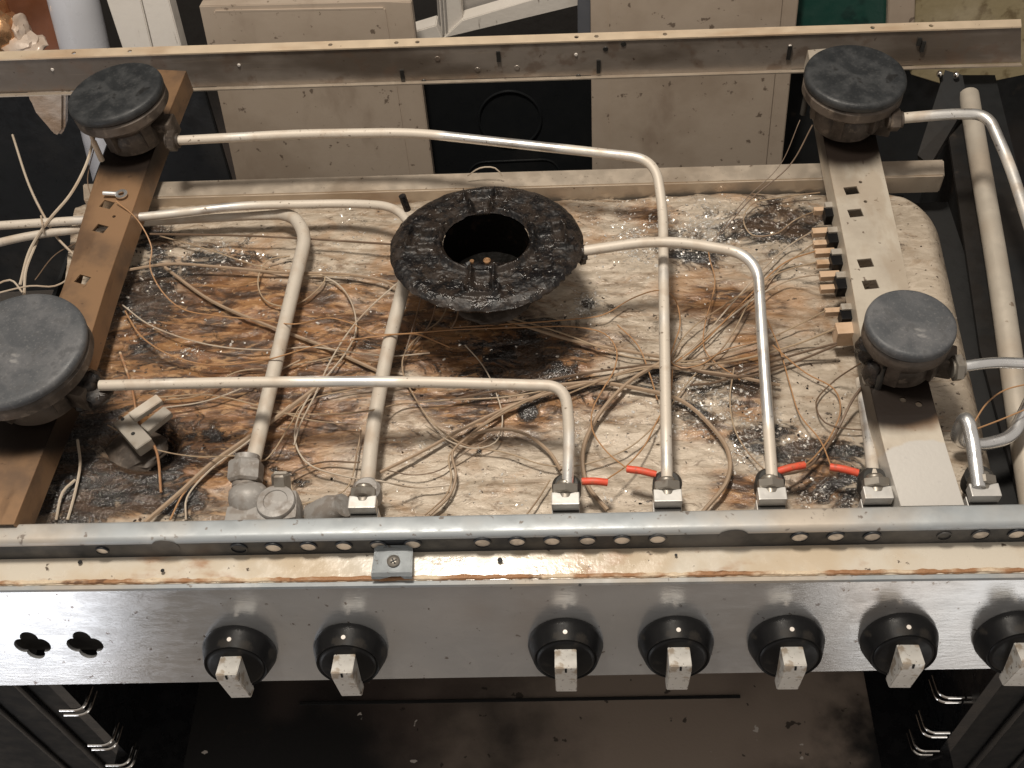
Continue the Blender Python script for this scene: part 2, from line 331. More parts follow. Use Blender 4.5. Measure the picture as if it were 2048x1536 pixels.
def frame(axis, up=(0, 0, 1), loc=(0, 0, 0)):      # local z along axis
    z = Vector(axis).normalized(); x = Vector(up).cross(z)
    if x.length < 1e-4: x = Vector((1, 0, 0)).cross(z)
    x.normalize(); y = z.cross(x); m = Matrix.Identity(4)
    for i in range(3): m[i][0], m[i][1], m[i][2], m[i][3] = x[i], y[i], z[i], loc[i]
    return m
def boolean(o, cut_bm):
    me = bpy.data.meshes.new('cutter'); bmesh.ops.recalc_face_normals(cut_bm, faces=cut_bm.faces); cut_bm.to_mesh(me); cut_bm.free()
    c = bpy.data.objects.new('cutter', me); COL.objects.link(c); c.matrix_basis = W[o.name]
    md = o.modifiers.new('b', 'BOOLEAN'); md.operation = 'DIFFERENCE'; md.object = c; md.solver = 'EXACT'
    bpy.context.view_layer.update()
    res = bpy.data.meshes.new_from_object(o.evaluated_get(bpy.context.evaluated_depsgraph_get()))
    o.modifiers.remove(md); o.data = res; bpy.data.objects.remove(c)
# ------------------------------------------------------------------ setting
FZ = -.86
bm = bmesh.new(); add_box(bm, (0, 0, FZ - .02), (8, 8, .04))
fl = NT('concrete_floor'); cc = fl.mix(fl.ramp(fl.noise(2.2, 5), .4, .65), (.30, .27, .24), (.20, .17, .15)); fl.set(cc, .7, 0); fl.bump(fl.noise(60, 5), .3, .002)
tag(from_bm('floor', bm, fl.m), kind='structure')
bm = bmesh.new(); add_box(bm, (0, 1.36, .2), (6, .06, 2.4))
tag(from_bm('wall', bm, 'dark_wall'), kind='structure')
# ------------------------------------------------------------------ the cooker
cooker = empty('gas_cooker', (0, .25, FZ), 'old dismantled gas cooker with its hob plate removed, showing burners, pipes and burnt tray', 'cooker')
K = cooker
# --- foil tray
RUST = [(880, 640, 190, 80, .5), (1120, 800, 170, 60, .4), (800, 800, 160, 80, .35), (300, 780, 120, 180, .5), (1240, 600, 100, 60, .2), (470, 690, 260, 120, .95), (600, 830, 170, 90, .6), (330, 650, 120, 90, .7), (420, 860, 150, 110, .75), (560, 540, 120, 40, .25), (900, 690, 180, 60, .75),
        (1050, 720, 150, 60, .8), (1000, 820, 160, 50, .5), (1290, 430, 90, 30, .45), (1420, 600, 120, 40, .35), (1500, 700, 60, 50, .45), (1420, 870, 80, 30, .5), (1650, 940, 80, 60, .55),
        (1490, 985, 60, 30, .6), (1500, 800, 40, 50, .45), (1200, 800, 70, 30, .5), (690, 700, 100, 60, .5), (750, 880, 120, 50, .25), (1080, 970, 90, 20, .1)]
SOOT = [(1010, 700, 260, 100, .36), (1080, 730, 200, 70, .42), (960, 650, 150, 40, .4), (560, 950, 60, 30, .3), (290, 590, 60, 70, .9), (300, 490, 50, 50, .8), (450, 515, 110, 16, .55), (290, 700, 45, 60, .45), (1020, 700, 200, 45, .55), (1080, 760, 150, 60, .62), (720, 640, 60, 50, .4), (1320, 765, 70, 35, .5),
        (1400, 770, 60, 30, .45), (1380, 505, 90, 30, .7), (1530, 450, 90, 45, .8), (1480, 470, 60, 20, .7), (1580, 545, 50, 25, .3), (1620, 900, 110, 28, .85), (1660, 960, 110, 45, .6), (1490, 880, 50, 30, .7),
        (1530, 870, 60, 22, .7), (1470, 800, 60, 40, .35), (1380, 830, 60, 30, .45), (1160, 780, 70, 50, .4), (1055, 823, 18, 16, 1.1), (1175, 607, 10, 8, 1.3), (280, 940, 120, 90, .85), (160, 960, 90, 110, 1.0),
        (430, 875, 30, 16, .7), (200, 880, 80, 90, .8), (350, 1000, 80, 40, .6), (880, 640, 120, 40, .35), (530, 775, 60, 20, .3), (1790, 500, 26, 20, .5), (740, 690, 40, 18, .5), (370, 540, 60, 30, .6), (1500, 775, 40, 20, .8)]
CRUST_GLINTS = [(900, 600, 500, 180, .03), (1350, 470, 160, 60, .5), (1450, 830, 120, 60, .5), (620, 640, 250, 100, .03), (1230, 430, 70, 40, .35), (1300, 470, 100, 30, .6), (1420, 455, 80, 55, .7), (1280, 510, 70, 30, .5), (1540, 500, 90, 40, .35), (1175, 610, 40, 34, .75), (700, 480, 60, 60, .25), (440, 500, 90, 40, .5), (640, 545, 80, 14, .5),
         (1400, 790, 90, 50, .6), (1330, 830, 80, 30, .3), (1500, 900, 60, 40, .7), (1600, 880, 120, 30, .35), (1660, 990, 100, 30, .6), (1150, 870, 20, 60, .5), (1460, 880, 20, 80, .3), (390, 705, 40, 12, .7), (280, 640, 50, 60, .35), (350, 550, 80, 40, .3),
         (900, 880, 120, 40, .2), (1240, 860, 60, 40, .15), (1490, 760, 40, 30, .4), (760, 1000, 80, 20, .1), (980, 980, 100, 40, .15), (1580, 410, 90, 40, .3), (1250, 1000, 60, 20, .2)]
CLEAN = [(1900, 620, 110, 330, 1), (1650, 770, 90, 60, .9), (1560, 700, 90, 30, .5), (1270, 930, 110, 60, .6), (1200, 560, 120, 50, .3)]
def gsum(L, u, v):
    s = 0
    for (a, b, ru, rv, k) in L:
        d = ((u - a) / ru) ** 2 + ((v - b) / rv) ** 2
        if d < 6: s = max(s, k * math.exp(-d * .8)) if k > 0 else s
    return s
def stain_attr(me, f, nm='stain'):
    at = me.color_attributes.new(nm, 'FLOAT_COLOR', 'POINT')
    for i, v in enumerate(me.vertices): at.data[i].color = (*f(v.co), 1)
def tray():
    bl, br, fr, fb = P(150, 408), P(1874, 376), P(2030, 1058), P(60, 1085)
    NX, NY = 420, 210; bm = bmesh.new(); g = []
    for j in range(NY + 1):
        t = j / NY; row = []
        L = bl.lerp(fb, t); R = br.lerp(fr, t)
        dcor = t * (fb.y - bl.y) * -1
        rc = .05
        if dcor < rc: R = R + Vector((-(rc - math.sqrt(max(0, rc * rc - (rc - dcor) ** 2))), 0, 0))
        for i in range(NX + 1):
            s = i / NX; p = L.lerp(R, s)
            er = (1 - s) * (R - L).length; ef = min(er, .05)
            flat = min(1, er / .09)
            z = .0016 * noise.fractal(Vector((p.x * 16, p.y * 60, 3)), .8, 2.1, 4) * flat + .001 * noise.noise(Vector((p.x * 60, p.y * 150, 9))) * flat
            z += .004 * noise.noise(Vector((p.x * 7, p.y * 10, 1))) * flat
            q = max(0, 1 - er / .022); z -= .022 * q * q
            tb = t * (bl - fb).length
            if tb < .012: p = p + Vector((0, .006 * noise.fractal(Vector((p.x * 40, 0, 0)), .8, 2, 4) * (1 - tb / .012), 0)); z -= .006 * (1 - tb / .012) ** 2
            u, v = proj(p)
            hole = math.exp(-(((u - 285) / 62) ** 2 + ((v - 885) / 48) ** 2) ** 2); z -= .03 * hole
            hole = math.exp(-(((u - 1175) / 10) ** 2 + ((v - 607) / 7) ** 2) ** 2); z -= .01 * hole
            row.append(bm.verts.new((p.x, p.y, z)))
        g.append(row)
    for j in range(NY):
        for i in range(NX): bm.faces.new((g[j][i], g[j + 1][i], g[j + 1][i + 1], g[j][i + 1]))
    o = from_bm('foil_tray', bm, 'foil', K, smooth=False)
    for p in o.data.polygons: p.use_smooth = True
    def f(co):
        u, v = proj(co); return gsum(RUST, u, v), gsum(SOOT, u, v), gsum(CRUST_GLINTS, u, v)
    stain_attr(o.data, f); stain_attr(o.data, lambda co: (gsum(CLEAN, *proj(co)), 0, 0), 'clean'); o['label'] = 'burnt and rust stained foil tray under the burners'
    return o
FOIL = tray()
from mathutils.bvhtree import BVHTree
bvh = BVHTree.FromPolygons([v.co.copy() for v in FOIL.data.vertices], [tuple(p.vertices) for p in FOIL.data.polygons])
def flakes(name, blobs, count, smin, smax, mat, label, lift=.0003):
    bm = bmesh.new(); wts = [b[2] * b[3] * b[4] for b in blobs]
    for _ in range(count):
        b = random.choices(blobs, wts)[0]; u = random.gauss(b[0], b[2] * .62); v = random.gauss(b[1], b[3] * .62)
        p = P(u, v, 0)
        if noise.noise(Vector((p.x * 70, p.y * 110, 4))) < -.05: continue
        hit = bvh.ray_cast(Vector((p.x, p.y, .1)), Vector((0, 0, -1)))
        if hit[0] is None: continue
        sz = smin + (smax - smin) * random.random() ** 3
        m = Matrix.Translation(hit[0] + Vector((0, 0, lift))) @ Matrix.Rotation(random.random() * 6.28, 4, 'Z') @ Matrix.Rotation(random.gauss(0, .35), 4, 'X') @ Matrix.Rotation(random.gauss(0, .35), 4, 'Y')
        k = random.choice((4, 5, 5, 6)); el = random.uniform(.35, .9)
        ring = [m @ Vector((math.cos(a) * sz * q, math.sin(a) * sz * q * el, 0)) for a, q in [(i * 6.283 / k, random.uniform(.6, 1.2)) for i in range(k)]]
        top = m @ Vector((0, 0, sz * random.uniform(.15, .6))); tv_ = bm.verts.new(top); rv = [bm.verts.new(q) for q in ring]
        for i in range(k): bm.faces.new((rv[i], rv[(i + 1) % k], tv_))
        bm.faces.new(rv[::-1])
    me = bpy.data.meshes.new(name); bm.to_mesh(me); bm.free(); o = link(name, me, mat, K); o['kind'] = 'stuff'; o['label'] = label
flakes('foil_crumbs', CRUST_GLINTS, 6500, .0003, .0024, 'flake', 'pale glinting foil crumbs scattered on the tray')
flakes('soot_crumbs', [(a_, b_, c_, d_, e_) for a_, b_, c_, d_, e_ in SOOT] + [(1640, 790, 90, 90, .9), (1000, 700, 800, 260, .02), (900, 920, 500, 80, .06), (500, 700, 300, 180, .05)], 4200, .0003, .0020, 'soot_crumb', 'black burnt crumbs scattered on the tray')
# black under-tray
bm = bmesh.new()
a, b, c, d = P(-300, 420, -.05), P(2400, 360, -.05), P(2500, 1150, -.05), P(-500, 1200, -.05)
y0, y1 = P(1024, 1060, 0).y, P(1024, 372, 0).y
add_box(bm, (0.0, (y0 + y1) / 2, -.045), (.90, y1 - y0, .01)); from_bm('inner_base', bm, 'black', K)
# --- profiles running along the width: built from two picture lines at one height
def bar(name, pts_l, pts_r, mat, drop_mat=None):
    """closed section: lists of points at left and right end"""
    bm = bmesh.new(); a = [bm.verts.new(p) for p in pts_l]; b = [bm.verts.new(p) for p in pts_r]; n = len(a)
    for i in range(n): bm.faces.new((a[i], a[(i + 1) % n], b[(i + 1) % n], b[i]))
    bm.faces.new(a[::-1]); bm.faces.new(b); return from_bm(name, bm, mat, K)
UL, UR = -260, 2330
def ln(u, y_at0, y_at2048): return y_at0 + (y_at2048 - y_at0) * u / 2048
# front rail: rounded top channel
def rail_pt(u, a, b, z): return P(u, ln(u, a, b), z)
def front_rail():
    bm = bmesh.new(); rings = []
    for u in [UL + (UR - UL) * i / 40 for i in range(41)]:
        pb = rail_pt(u, 1046, 1005, ZR); pf = rail_pt(u, 1086, 1049, ZR)
        y0, y1, x = pb.y, pf.y, pb.x; r = .005; dz = .028
        prof = [(y0, ZR - .03), (y0, ZR - .003), (y0 - .001, ZR - .001), (y0 - .003, ZR)]
        for k in range(7):
            a = k / 6 * math.pi / 2; prof.append((y1 + r - r * math.sin(a) - 0, ZR - r + r * math.cos(a)))
        prof += [(y1, ZR - dz), (y1 + .002, ZR - dz), (y1 + .002, ZR - .008), (y0 - .002, ZR - .008), (y0 - .002, ZR - .03)]
        rings.append([bm.verts.new((x + (yy - y0) * .0, yy, zz)) for yy, zz in prof])
    n = len(rings[0])
    for i in range(40):
        for k in range(n): bm.faces.new((rings[i][k], rings[i][(k + 1) % n], rings[i + 1][(k + 1) % n], rings[i + 1][k]))
    bm.faces.new(rings[0]); bm.faces.new(rings[-1][::-1])
    return from_bm('front_rail', bm, 'zinc', K, smooth=True)
fr = front_rail()
fr['label'] = 'grey zinc front rail with a row of round holes'
def front_y(u): return rail_pt(u, 1086, 1049, ZR).y
ZS = ZR - .0245                                 # trim strip height
for u, pv, r in [(205, 1100, .0048), (332, 1094, .011), (478, 1095, .0061), (547, 1094, .0063), (617, 1092, .0063), (688, 1091, .0063), (757, 1090, .0063), (826, 1087, .0063), (965, 1084, .0063), (1034, 1082, .0063), (1104, 1081, .0063), (1175, 1080, .0063), (1244, 1079, .0063), (1315, 1077, .0063), (1466, 1074, .012), (1599, 1073, .0063), (1671, 1072, .0063), (1744, 1072, .0063), (1888, 1070, .005), (1961, 1068, .0063), (2033, 1067, .0063)]:
    fy = front_y(u); p = PY(u, pv, fy)
    bm = bmesh.new(); add_lathe(bm, [(r, 0), (r, .0003), (r * .97, .0004)], 28, frame((0, -1, 0), loc=p + Vector((0, -.0002, 0))))
    rim = bmesh.new(); add_lathe(rim, [(r * 1.0, 0), (r * 1.12, 0), (r * 1.12, .0008), (r * 1.0, .0014), (r * .96, .0014), (r * .96, 0)], 28, frame((0, -1, 0), loc=p + Vector((0, -.0003, 0))), cap=False)
    dk = r > .01 or u in (478, 1888)
    o = from_bm('rail_hole_disc', bm, 'rail_shade' if dk else 'hole', fr, smooth=False)  # pale discs paint the lit interior behind the holes
    if r < .01: from_bm('disc_edge_shade', rim, 'rail_shade', fr, smooth=True)  # raised dark ring added to shade the disc edge
    else: rim.free()
bm = bmesh.new()
fa, fb_ = rail_pt(UL, 1086, 1049, ZR), rail_pt(UR, 1086, 1049, ZR)
add_prism(bm, [fa + Vector((0, -.0002, -.0062)), fb_ + Vector((0, -.0002, -.0062)), fb_ + Vector((0, -.0002, -.028)), fa + Vector((0, -.0002, -.028))], Vector((0, .002, 0)))
from_bm('shaded_rail_face', bm, 'rail_shade', fr)  # front face darkened by colour to look shaded
# trim strip
sb_l, sb_r = P(UL, ln(UL, 1112, 1070), ZS), P(UR, ln(UR, 1112, 1070), ZS)
ZF = ZS - .0042
sf_l, sf_r = P(UL, ln(UL, 1172, 1146), ZF), P(UR, ln(UR, 1172, 1146), ZF)
th = Vector((0, 0, -.002))
back = Vector((0, .012, 0))
o = bar('trim_strip', [sb_l + back, sf_l, sf_l + th, sb_l + back + th], [sb_r + back, sf_r, sf_r + th, sb_r + back + th], 'trim'); o['label'] = 'long pale trim strip with rust and grease spots'
# rusty bead along the front edge of the strip
bm = bmesh.new(); pth = []
N = 420
for i in range(N + 1):
    p = sf_l.lerp(sf_r, i / N); pth.append(p + Vector((0, .0022 + .0007 * noise.noise(p * 90), .0002 + .0006 * noise.noise(p * 60))))
def rr(t): return .0019 + .0011 * noise.noise(Vector((t * 160, 2, 0))) + .0012 * max(0, noise.noise(Vector((t * 37, 7, 0))))
add_tube(bm, pth, rr, 8)
rb = from_bm('rusty_edge', bm, 'rust_edge', K, smooth=True)
# control panel
LEAN = math.radians(15)
pn = Vector((0, -math.cos(LEAN), math.sin(LEAN))); pd = Vector((0, -math.sin(LEAN), -math.cos(LEAN)))
pt_l, pt_r = sf_l + Vector((0, -.0035, -.0005)), sf_r + Vector((0, -.0035, -.0005))
xdir = (pt_r - pt_l).normalized(); pn = (pn - xdir * pn.dot(xdir)).normalized(); pd = xdir.cross(pn).normalized()
if pd.z > 0: pd = -pd
pb_l = PN(UL, ln(UL, 1371, 1336), pt_l, pn); pb_r = PN(UR, ln(UR, 1371, 1336), pt_l, pn)
bm = bmesh.new()
r0 = Vector((0, 0, 0))
add_prism(bm, [pt_l, pb_l, pb_r, pt_r], -pn * .003)
cp = from_bm('control_panel', bm, 'panel', K); cp['label'] = 'brushed steel control panel with scratches and grease'
# folded top lip of the panel
bm = bmesh.new()
add_prism(bm, [sf_l + Vector((0, -.0004, 0)), sf_r + Vector((0, -.0004, 0)), pt_r - pd * .001 + pn * .001, pt_l - pd * .001 + pn * .001], Vector((0, 0, -.004)))
from_bm('panel_lip', bm, 'zinc', K)
def onp(u, v): return PN(u, v, pt_l, pn)
cut = bmesh.new()
for u, v in [(65, 1291), (170, 1290)]:
    c = onp(u, v)
    ring = []
    for k in range(64):
        a = k / 64 * 2 * math.pi
        r = .0125 * (.66 + .34 * abs(math.cos(2 * a)) ** .8) + .0012
        ring.append(c + xdir * r * math.cos(a) * 1.12 + pd * r * math.sin(a) * 1.25 + pn * .01)
    add_prism(cut, ring, -pn * .02)
boolean(cp, cut)
bm = bmesh.new(); c = onp(120, 1290) - pn * .012; add_box(bm, c, (.14, .002, .06), None); from_bm('hole_backing', bm, 'black', K)
# knobs
def knob(u, v, label=None, rot=0.0):
    m = frame(pn, loc=onp(u, v) + pn * .0003)
    m = m @ Matrix.Rotation(rot, 4, 'Z')
    bm = bmesh.new()
    add_lathe(bm, [(.0300, 0), (.0306, .003), (.0300, .0055), (.0264, .0160), (.0254, .0182), (.0244, .0178), (.0236, .0172), (.0225, .0186), (.0205, .0192), (.004, .0195)], 64)
    o = from_bm('control_knob', bm, 'blackplastic', K, m, smooth=True)
    if label: o['label'] = label
    hx = .0086
    prof = [(.0150, .0165), (.0150, .0372), (.0085, .0378), (-.029, .0265), (-.0305, .0165)]     # (along panel up, out)
    bm = bmesh.new(); add_prism(bm, [Vector((-hx, a, b)) for a, b in prof], Vector((2 * hx, 0, 0)))
    bmesh.ops.bevel(bm, geom=list(bm.edges), offset=.0006, segments=2, affect='EDGES')
    from_bm('knob_handle', bm, 'handle', o, m, smooth=True)
    bm = bmesh.new(); add_box(bm, (0, .0120, .0374), (.0016, .0042, .0014)); from_bm('handle_mark', bm, 'blackplastic', o, m)
    mm = m @ Matrix.Translation((0, .0276, .0125)) @ Matrix.Rotation(math.radians(-71), 4, 'X')
    bm = bmesh.new(); add_lathe(bm, [(.0018, 0), (.0018, .0006)], 16); from_bm('marker_dot', bm, 'dot', o, mm)
for k, (u, v) in enumerate([(481, 1298), (702, 1294), (1131, 1284), (1351, 1280), (1571, 1279), (1796, 1275), (2024, 1271)]):
    knob(u, v, rot=[.03, .02, 0, 0, .0, -.02, -.03][k])
# clip with screw
c0 = P(788, 1120, ZS)
bm = bmesh.new()
l, r = P(747, 1100, ZS + .006), P(828, 1098, ZS + .006)
wx = (r.x - l.x) / 2; xc = (l.x + r.x) / 2; yb = front_y(788)
prof = [(yb - .0016, ZS + .0125), (yb - .0018, ZS + .0085), (yb - .003, ZS + .0062), (c0.y - .014, ZS + .0058), (c0.y - .0165, ZS + .004), (c0.y - .0175, ZS + .0015)]
for k, wd_ in enumerate(prof[:-1]):
    pass
vs = []
for i, (yy, zz) in enumerate(prof):
    ww = wx * (.72 if i < 1 else (.95 if i < 3 else 1))
    vs.append([bm.verts.new((xc + sx * ww, yy, zz)) for sx in (-1, -.6, 0, .6, 1)])
vs[-1][2].co.y += .006; vs[-1][2].co.z += .002
for i in range(len(vs) - 1):
    for k in range(4): bm.faces.new((vs[i][k], vs[i + 1][k], vs[i + 1][k + 1], vs[i][k + 1]))
bmesh.ops.solidify(bm, geom=list(bm.faces), thickness=.0014)
cl = from_bm('clip_plate', bm, 'zinc', K)
bm = bmesh.new(); m = Matrix.Translation(P(787, 1122, ZS + .007)); add_lathe(bm, [(.0052, -.001), (.0052, .0006), (.0042, .0018), (.002, .0024), (.0005, .0025)], 28, m)
sc = from_bm('screw', bm, 'nut', cl, smooth=True)
bm = bmesh.new(); p = P(787, 1122, ZS + .0094); add_box(bm, p, (.0052, .0011, .0008), rotz(.5)); add_box(bm, p, (.0011, .0052, .0009), rotz(.5)); from_bm('screw_slot', bm, 'blackplastic', sc) if False else from_bm('screw_slot', bm, 'black', cl)
for u, v, r in [(1000, 1120, .0022), (325, 1141, .0016), (160, 1124, .0018), (1160, 1170, .0012), (1352, 1110, .0012)]:
    bm = bmesh.new(); add_lathe(bm, [(r, 0), (r * .9, .0004)], 14, Matrix.Translation(P(u, v, ZS + .0002))); from_bm('strip_hole', bm, 'black', o if False else K)
# --- rear rail
yr = P(1024, 82, .05).y
def rear():
    yl, yrr = P(0, 119, .045), P(2048, 53, .045)
    dirv = (yrr - yl); 
    def at(u, v): # on vertical plane through yl,yrr
        nn = Vector((-dirv.y, dirv.x, 0)).normalized(); return PN(u, v, yl, nn)
    L, R = -200, 2042
    tl, tr = at(L, ln(L, 119, 53)), at(R, ln(R, 119, 53)); bl, br = at(L, ln(L, 186, 124)), at(R, ln(R, 186, 124))
    bk = Vector((0, .002, 0))
    bm = bmesh.new(); add_prism(bm, [tl, tr, br, bl], bk); face = from_bm('rear_rail', bm, 'rail_front', K)
    face['label'] = 'brown grimed steel rear rail with pale top lip'
    tb_l, tb_r = P(L, ln(L, 103, 38), tl.z + .001), P(R, ln(R, 103, 38), tr.z + .001)
    bm = bmesh.new(); add_prism(bm, [tl + Vector((0, -.0012, .001)), tr + Vector((0, -.0012, .001)), tb_r, tb_l], Vector((0, 0, -.0018)))
    lip = from_bm('rail_lip', bm, 'steel_lip', face)
    cutl = bmesh.new()
    for u in (148, 260, 661, 793, 835, 1153, 1193, 1330, 1745, 1862):
        p = P(u, ln(u, 111, 46) + 1, tl.z); add_lathe(cutl, [(.0026, -.01), (.0026, .01)], 12, Matrix.Translation(p))
    boolean(lip, cutl)
    # bottom fold
    bm = bmesh.new(); f = Vector((0, -.006, 0))
    add_prism(bm, [bl + Vector((0, .0004, -.001)), br + Vector((0, .0004, -.001)), br + f, bl + f], Vector((0, 0, -.0015)))
    from_bm('rail_fold', bm, 'steel_beige', face)
    # studs, holes
    for (u, v, h) in [(805, 150, 22), (997, 112, 20), (1197, 132, 26), (1578, 104, 26), (1845, 92, 20), (1838, 82, 14)]:
        bm = bmesh.new(); a = at(u, v - h / 2); b = at(u, v + h / 2); add_box(bm, (a + b) / 2, (.0045, .004, (a - b).length)); from_bm('rail_slot', bm, 'valve_dark', face)
    for (u, v) in [(848, 163), (1157, 153), (955, 139), (875, 117), (1211, 98), (1247, 88), (1034, 135)]:
        bm = bmesh.new(); add_lathe(bm, [(.0032, 0), (.0028, .0008)], 14, frame((0, -1, 0), loc=at(u, v))); from_bm('rail_screw', bm, 'valve_dark' if v > 150 or u > 1200 else 'rail_front', face)
    for (u, v) in [(1152, 109), (478, 130), (1580, 92), (105, 139)]:
        bm = bmesh.new(); add_lathe(bm, [(.002, 0), (.0015, .0012)], 14, frame((0, -1, 0), loc=at(u, v))); from_bm('rail_rivet', bm, 'dot', face)
rear()
# --- inner rear bar
zb = .012
L, R = 165, 1888
a, b, c, d = P(L, ln(L, 371, 313), zb), P(R, ln(R, 371, 313), zb), P(R + 2, ln(R, 404, 346), zb), P(L + 2, ln(L, 404, 346), zb)
bm = bmesh.new(); add_prism(bm, [a, b, c, d], Vector((0, 0, -.024)))
bmesh.ops.bevel(bm, geom=list(bm.edges), offset=.0015, segments=2, affect='EDGES')
o = from_bm('inner_rear_bar', bm, 'steel_beige', K); o['label'] = 'pale beige crossbar behind the foil tray'
# --- brackets
def bracket(Lp, Rp, zf, mat, holes, stains, drop=.022, label=None):
    n = 90
    def poly(pts, t):
        ls = catmull([Vector((u, v, 0)) for u, v in pts], 8); i = t * (len(ls) - 1); k = min(int(i), len(ls) - 2); return ls[k].lerp(ls[k + 1], i - k)
    bm = bmesh.new(); rows = []; m = 10
    for j in range(n + 1):
        t = j / n; a = poly(Lp, t); b = poly(Rp, t); z = zf(t); A, B = P(a.x, a.y, z), P(b.x, b.y, z)
        rows.append([A.lerp(B, i / m) for i in range(m + 1)])
    top = [[bm.verts.new(p) for p in r] for r in rows]; th = Vector((0, 0, -.0016)); bot = [[bm.verts.new(p + th) for p in r] for r in rows]
    for j in range(n):
        for i in range(m):
            bm.faces.new((top[j][i], top[j + 1][i], top[j + 1][i + 1], top[j][i + 1])); bm.faces.new((bot[j][i], bot[j][i + 1], bot[j + 1][i + 1], bot[j + 1][i]))
        for g in (0, m): bm.faces.new((top[j][g], bot[j][g], bot[j + 1][g], top[j + 1][g]))
    for i in range(m):
        for j in (0, n): bm.faces.new((top[j][i], top[j][i + 1], bot[j][i + 1], bot[j][i]))
    o = from_bm('support_bracket', bm, mat, K)
    if holes:
        cut = bmesh.new()
        for (u, v, s, r) in holes:
            p = P(u, v, zf(.5)); 
            if s > .003: add_box(cut, p, (s * 1.25, s, .03), rotz(r))
            else: add_lathe(cut, [(s, -.01), (s, .01)], 14, Matrix.Translation(p))
        boolean(o, cut)
    # side flanges, as one more mesh in the same part
    bm = bmesh.new(); bm.from_mesh(o.data)
    for g, sgn in ((0, -1), (m, 1)):
        for j in range(n):
            pass
        pth = [r[g] for r in rows]; sx = Vector((sgn * .0003, 0, 0)); ix = Vector((-sgn * .0013, 0, 0))
        prev = None
        for j, p in enumerate(pth):
            q = [bm.verts.new(p + sx + Vector((0, 0, -.0003))), bm.verts.new(p + sx + Vector((sgn * .0008, 0, -drop))), bm.verts.new(p + ix + Vector((0, 0, -drop))), bm.verts.new(p + ix + Vector((0, 0, -.0018)))]
            if prev:
                for k in range(4): bm.faces.new((prev[k], prev[(k + 1) % 4], q[(k + 1) % 4], q[k]))
            else: bm.faces.new(q)
            prev = q
        bm.faces.new(prev[::-1])
    bmesh.ops.recalc_face_normals(bm, faces=bm.faces); bm.to_mesh(o.data); bm.free()
    def f(co):
        u, v = proj(co); return tuple(gsum(s, u, v) for s in stains)
    stain_attr(o.data, f)
    if label: o['label'] = label
    return o
ZB = .05
rbk = bracket([(1616, 100), (1650, 290), (1692, 500), (1738, 760), (1770, 900), (1802, 1012)], [(1715, 92), (1753, 280), (1802, 500), (1842, 700), (1882, 860), (1928, 1010)],
        lambda t: ZB - .012 * max(0, (t - .8) / .2) ** 1.5, 'bracket', [(1703, 381, .0105, .12), (1711, 426, .0105, .1), (1731, 526, .0105, .1), (1741, 569, .0105, .1), (1721, 364, .0018, 0), (1731, 403, .0018, 0), (1838, 808, .0028, 0), (1806, 799, .0028, 0)],
        [[(1815, 810, 70, 45, 1.0), (1700, 300, 60, 30, .5), (1830, 850, 60, 20, .5)], [(1700, 280, 80, 50, 1.2), (1800, 795, 95, 50, 1.5), (1770, 720, 60, 60, 1), (1690, 350, 40, 30, .3)], [(1850, 960, 90, 70, 1.5)]], label='pale metal burner bracket with square slots')
lbk = bracket([(290, 138), (245, 220), (200, 330), (165, 440), (120, 590), (60, 700), (-40, 880), (-110, 1050)], [(372, 142), (334, 235), (297, 330), (262, 430), (213, 570), (165, 720), (108, 850), (28, 1048)],
        lambda t: ZB, 'bracket_brown', [(214, 409, .010, -.35), (201, 457, .010, -.35), (165, 559, .010, -.35), (228, 433, .0018, 0)],
        [[(235, 430, 60, 60, .9)], [(245, 300, 80, 50, 1.3), (60, 830, 150, 70, 1.4), (150, 720, 50, 50, .5)], []], drop=.026, label='brown heat-stained burner bracket with square slots')
# ring terminal on the left bracket
bm = bmesh.new(); p = P(243, 389, ZB + .003)
add_lathe(bm, [(.003, 0), (.0062, 0), (.0062, .0014), (.003, .0014), (.003, 0)], 24, Matrix.Translation(p), cap=False)
add_tube(bm, [p + Vector((-.005, 0, .001)), p + Vector((-.018, .0005, .002))], .0022, 8)
rt = from_bm('ring_terminal', bm, 'alu_bright', K, smooth=True)
# ------------------------------------------------------------------ burners
def burner(u, v, zt, r, zb, tilt=None, label=None, body_r=.62, jet=None, cap_mat='enamel'):
    c = P(u, v, zt); T = Matrix.Translation(c)
    if tilt: T = T @ Matrix.Rotation(tilt[0], 4, 'Y') @ Matrix.Rotation(tilt[1], 4, 'X')
    h = zt - zb; q = r
    bm = bmesh.new()
    rb_ = r * body_r
    add_lathe(bm, [(rb_ * .85, -h), (rb_, -h + .003), (rb_ * 1.02, -h + .018), (rb_ * .92, -h + .024), (rb_ * 1.05, -.031), (r * .84, -.0275), (r * .93, -.024), (r * .985, -.021), (r * .985, -.0125), (r * .95, -.0105), (r * .4, -.010)], 64, None, .012)
    # gas port ribs under the ring
    for k in range(5):
        a = k * 2 * math.pi / 5 + .5; add_box(bm, (rb_ * 1.0 * math.cos(a), rb_ * 1.0 * math.sin(a), -h * .5 - .006), (.009, .011, h * .5), rotz(a), .0008)
    if jet:
        a = jet; add_box(bm, (rb_ * 1.15 * math.cos(a), rb_ * 1.15 * math.sin(a), -h + .013), (.022, .020, .022), rotz(a), .002)
    b = from_bm('burner', bm, 'cast', K, T, smooth=True)
    if label: b['label'] = label
    bm = bmesh.new(); R = r
    add_lathe(bm, [(R * .5, -.0098), (R * .93, -.0098), (R * .985, -.0085), (R * 1.0, -.006), (R * 1.0, -.0035), (R * .985, -.0012), (R * .955, -.0001), (R * .90, .0004), (R * .6, -.0002), (R * .3, -.0006), (R * .05, -.0008)], 80)
    cp_ = from_bm('burner_cap', bm, cap_mat, b, T, smooth=True)
    return b, T
b1, _ = burner(228, 181, .112, .049, ZB, (math.radians(-6), math.radians(-2)), 'small rear burner under a dark cap, set askew', jet=-.1)
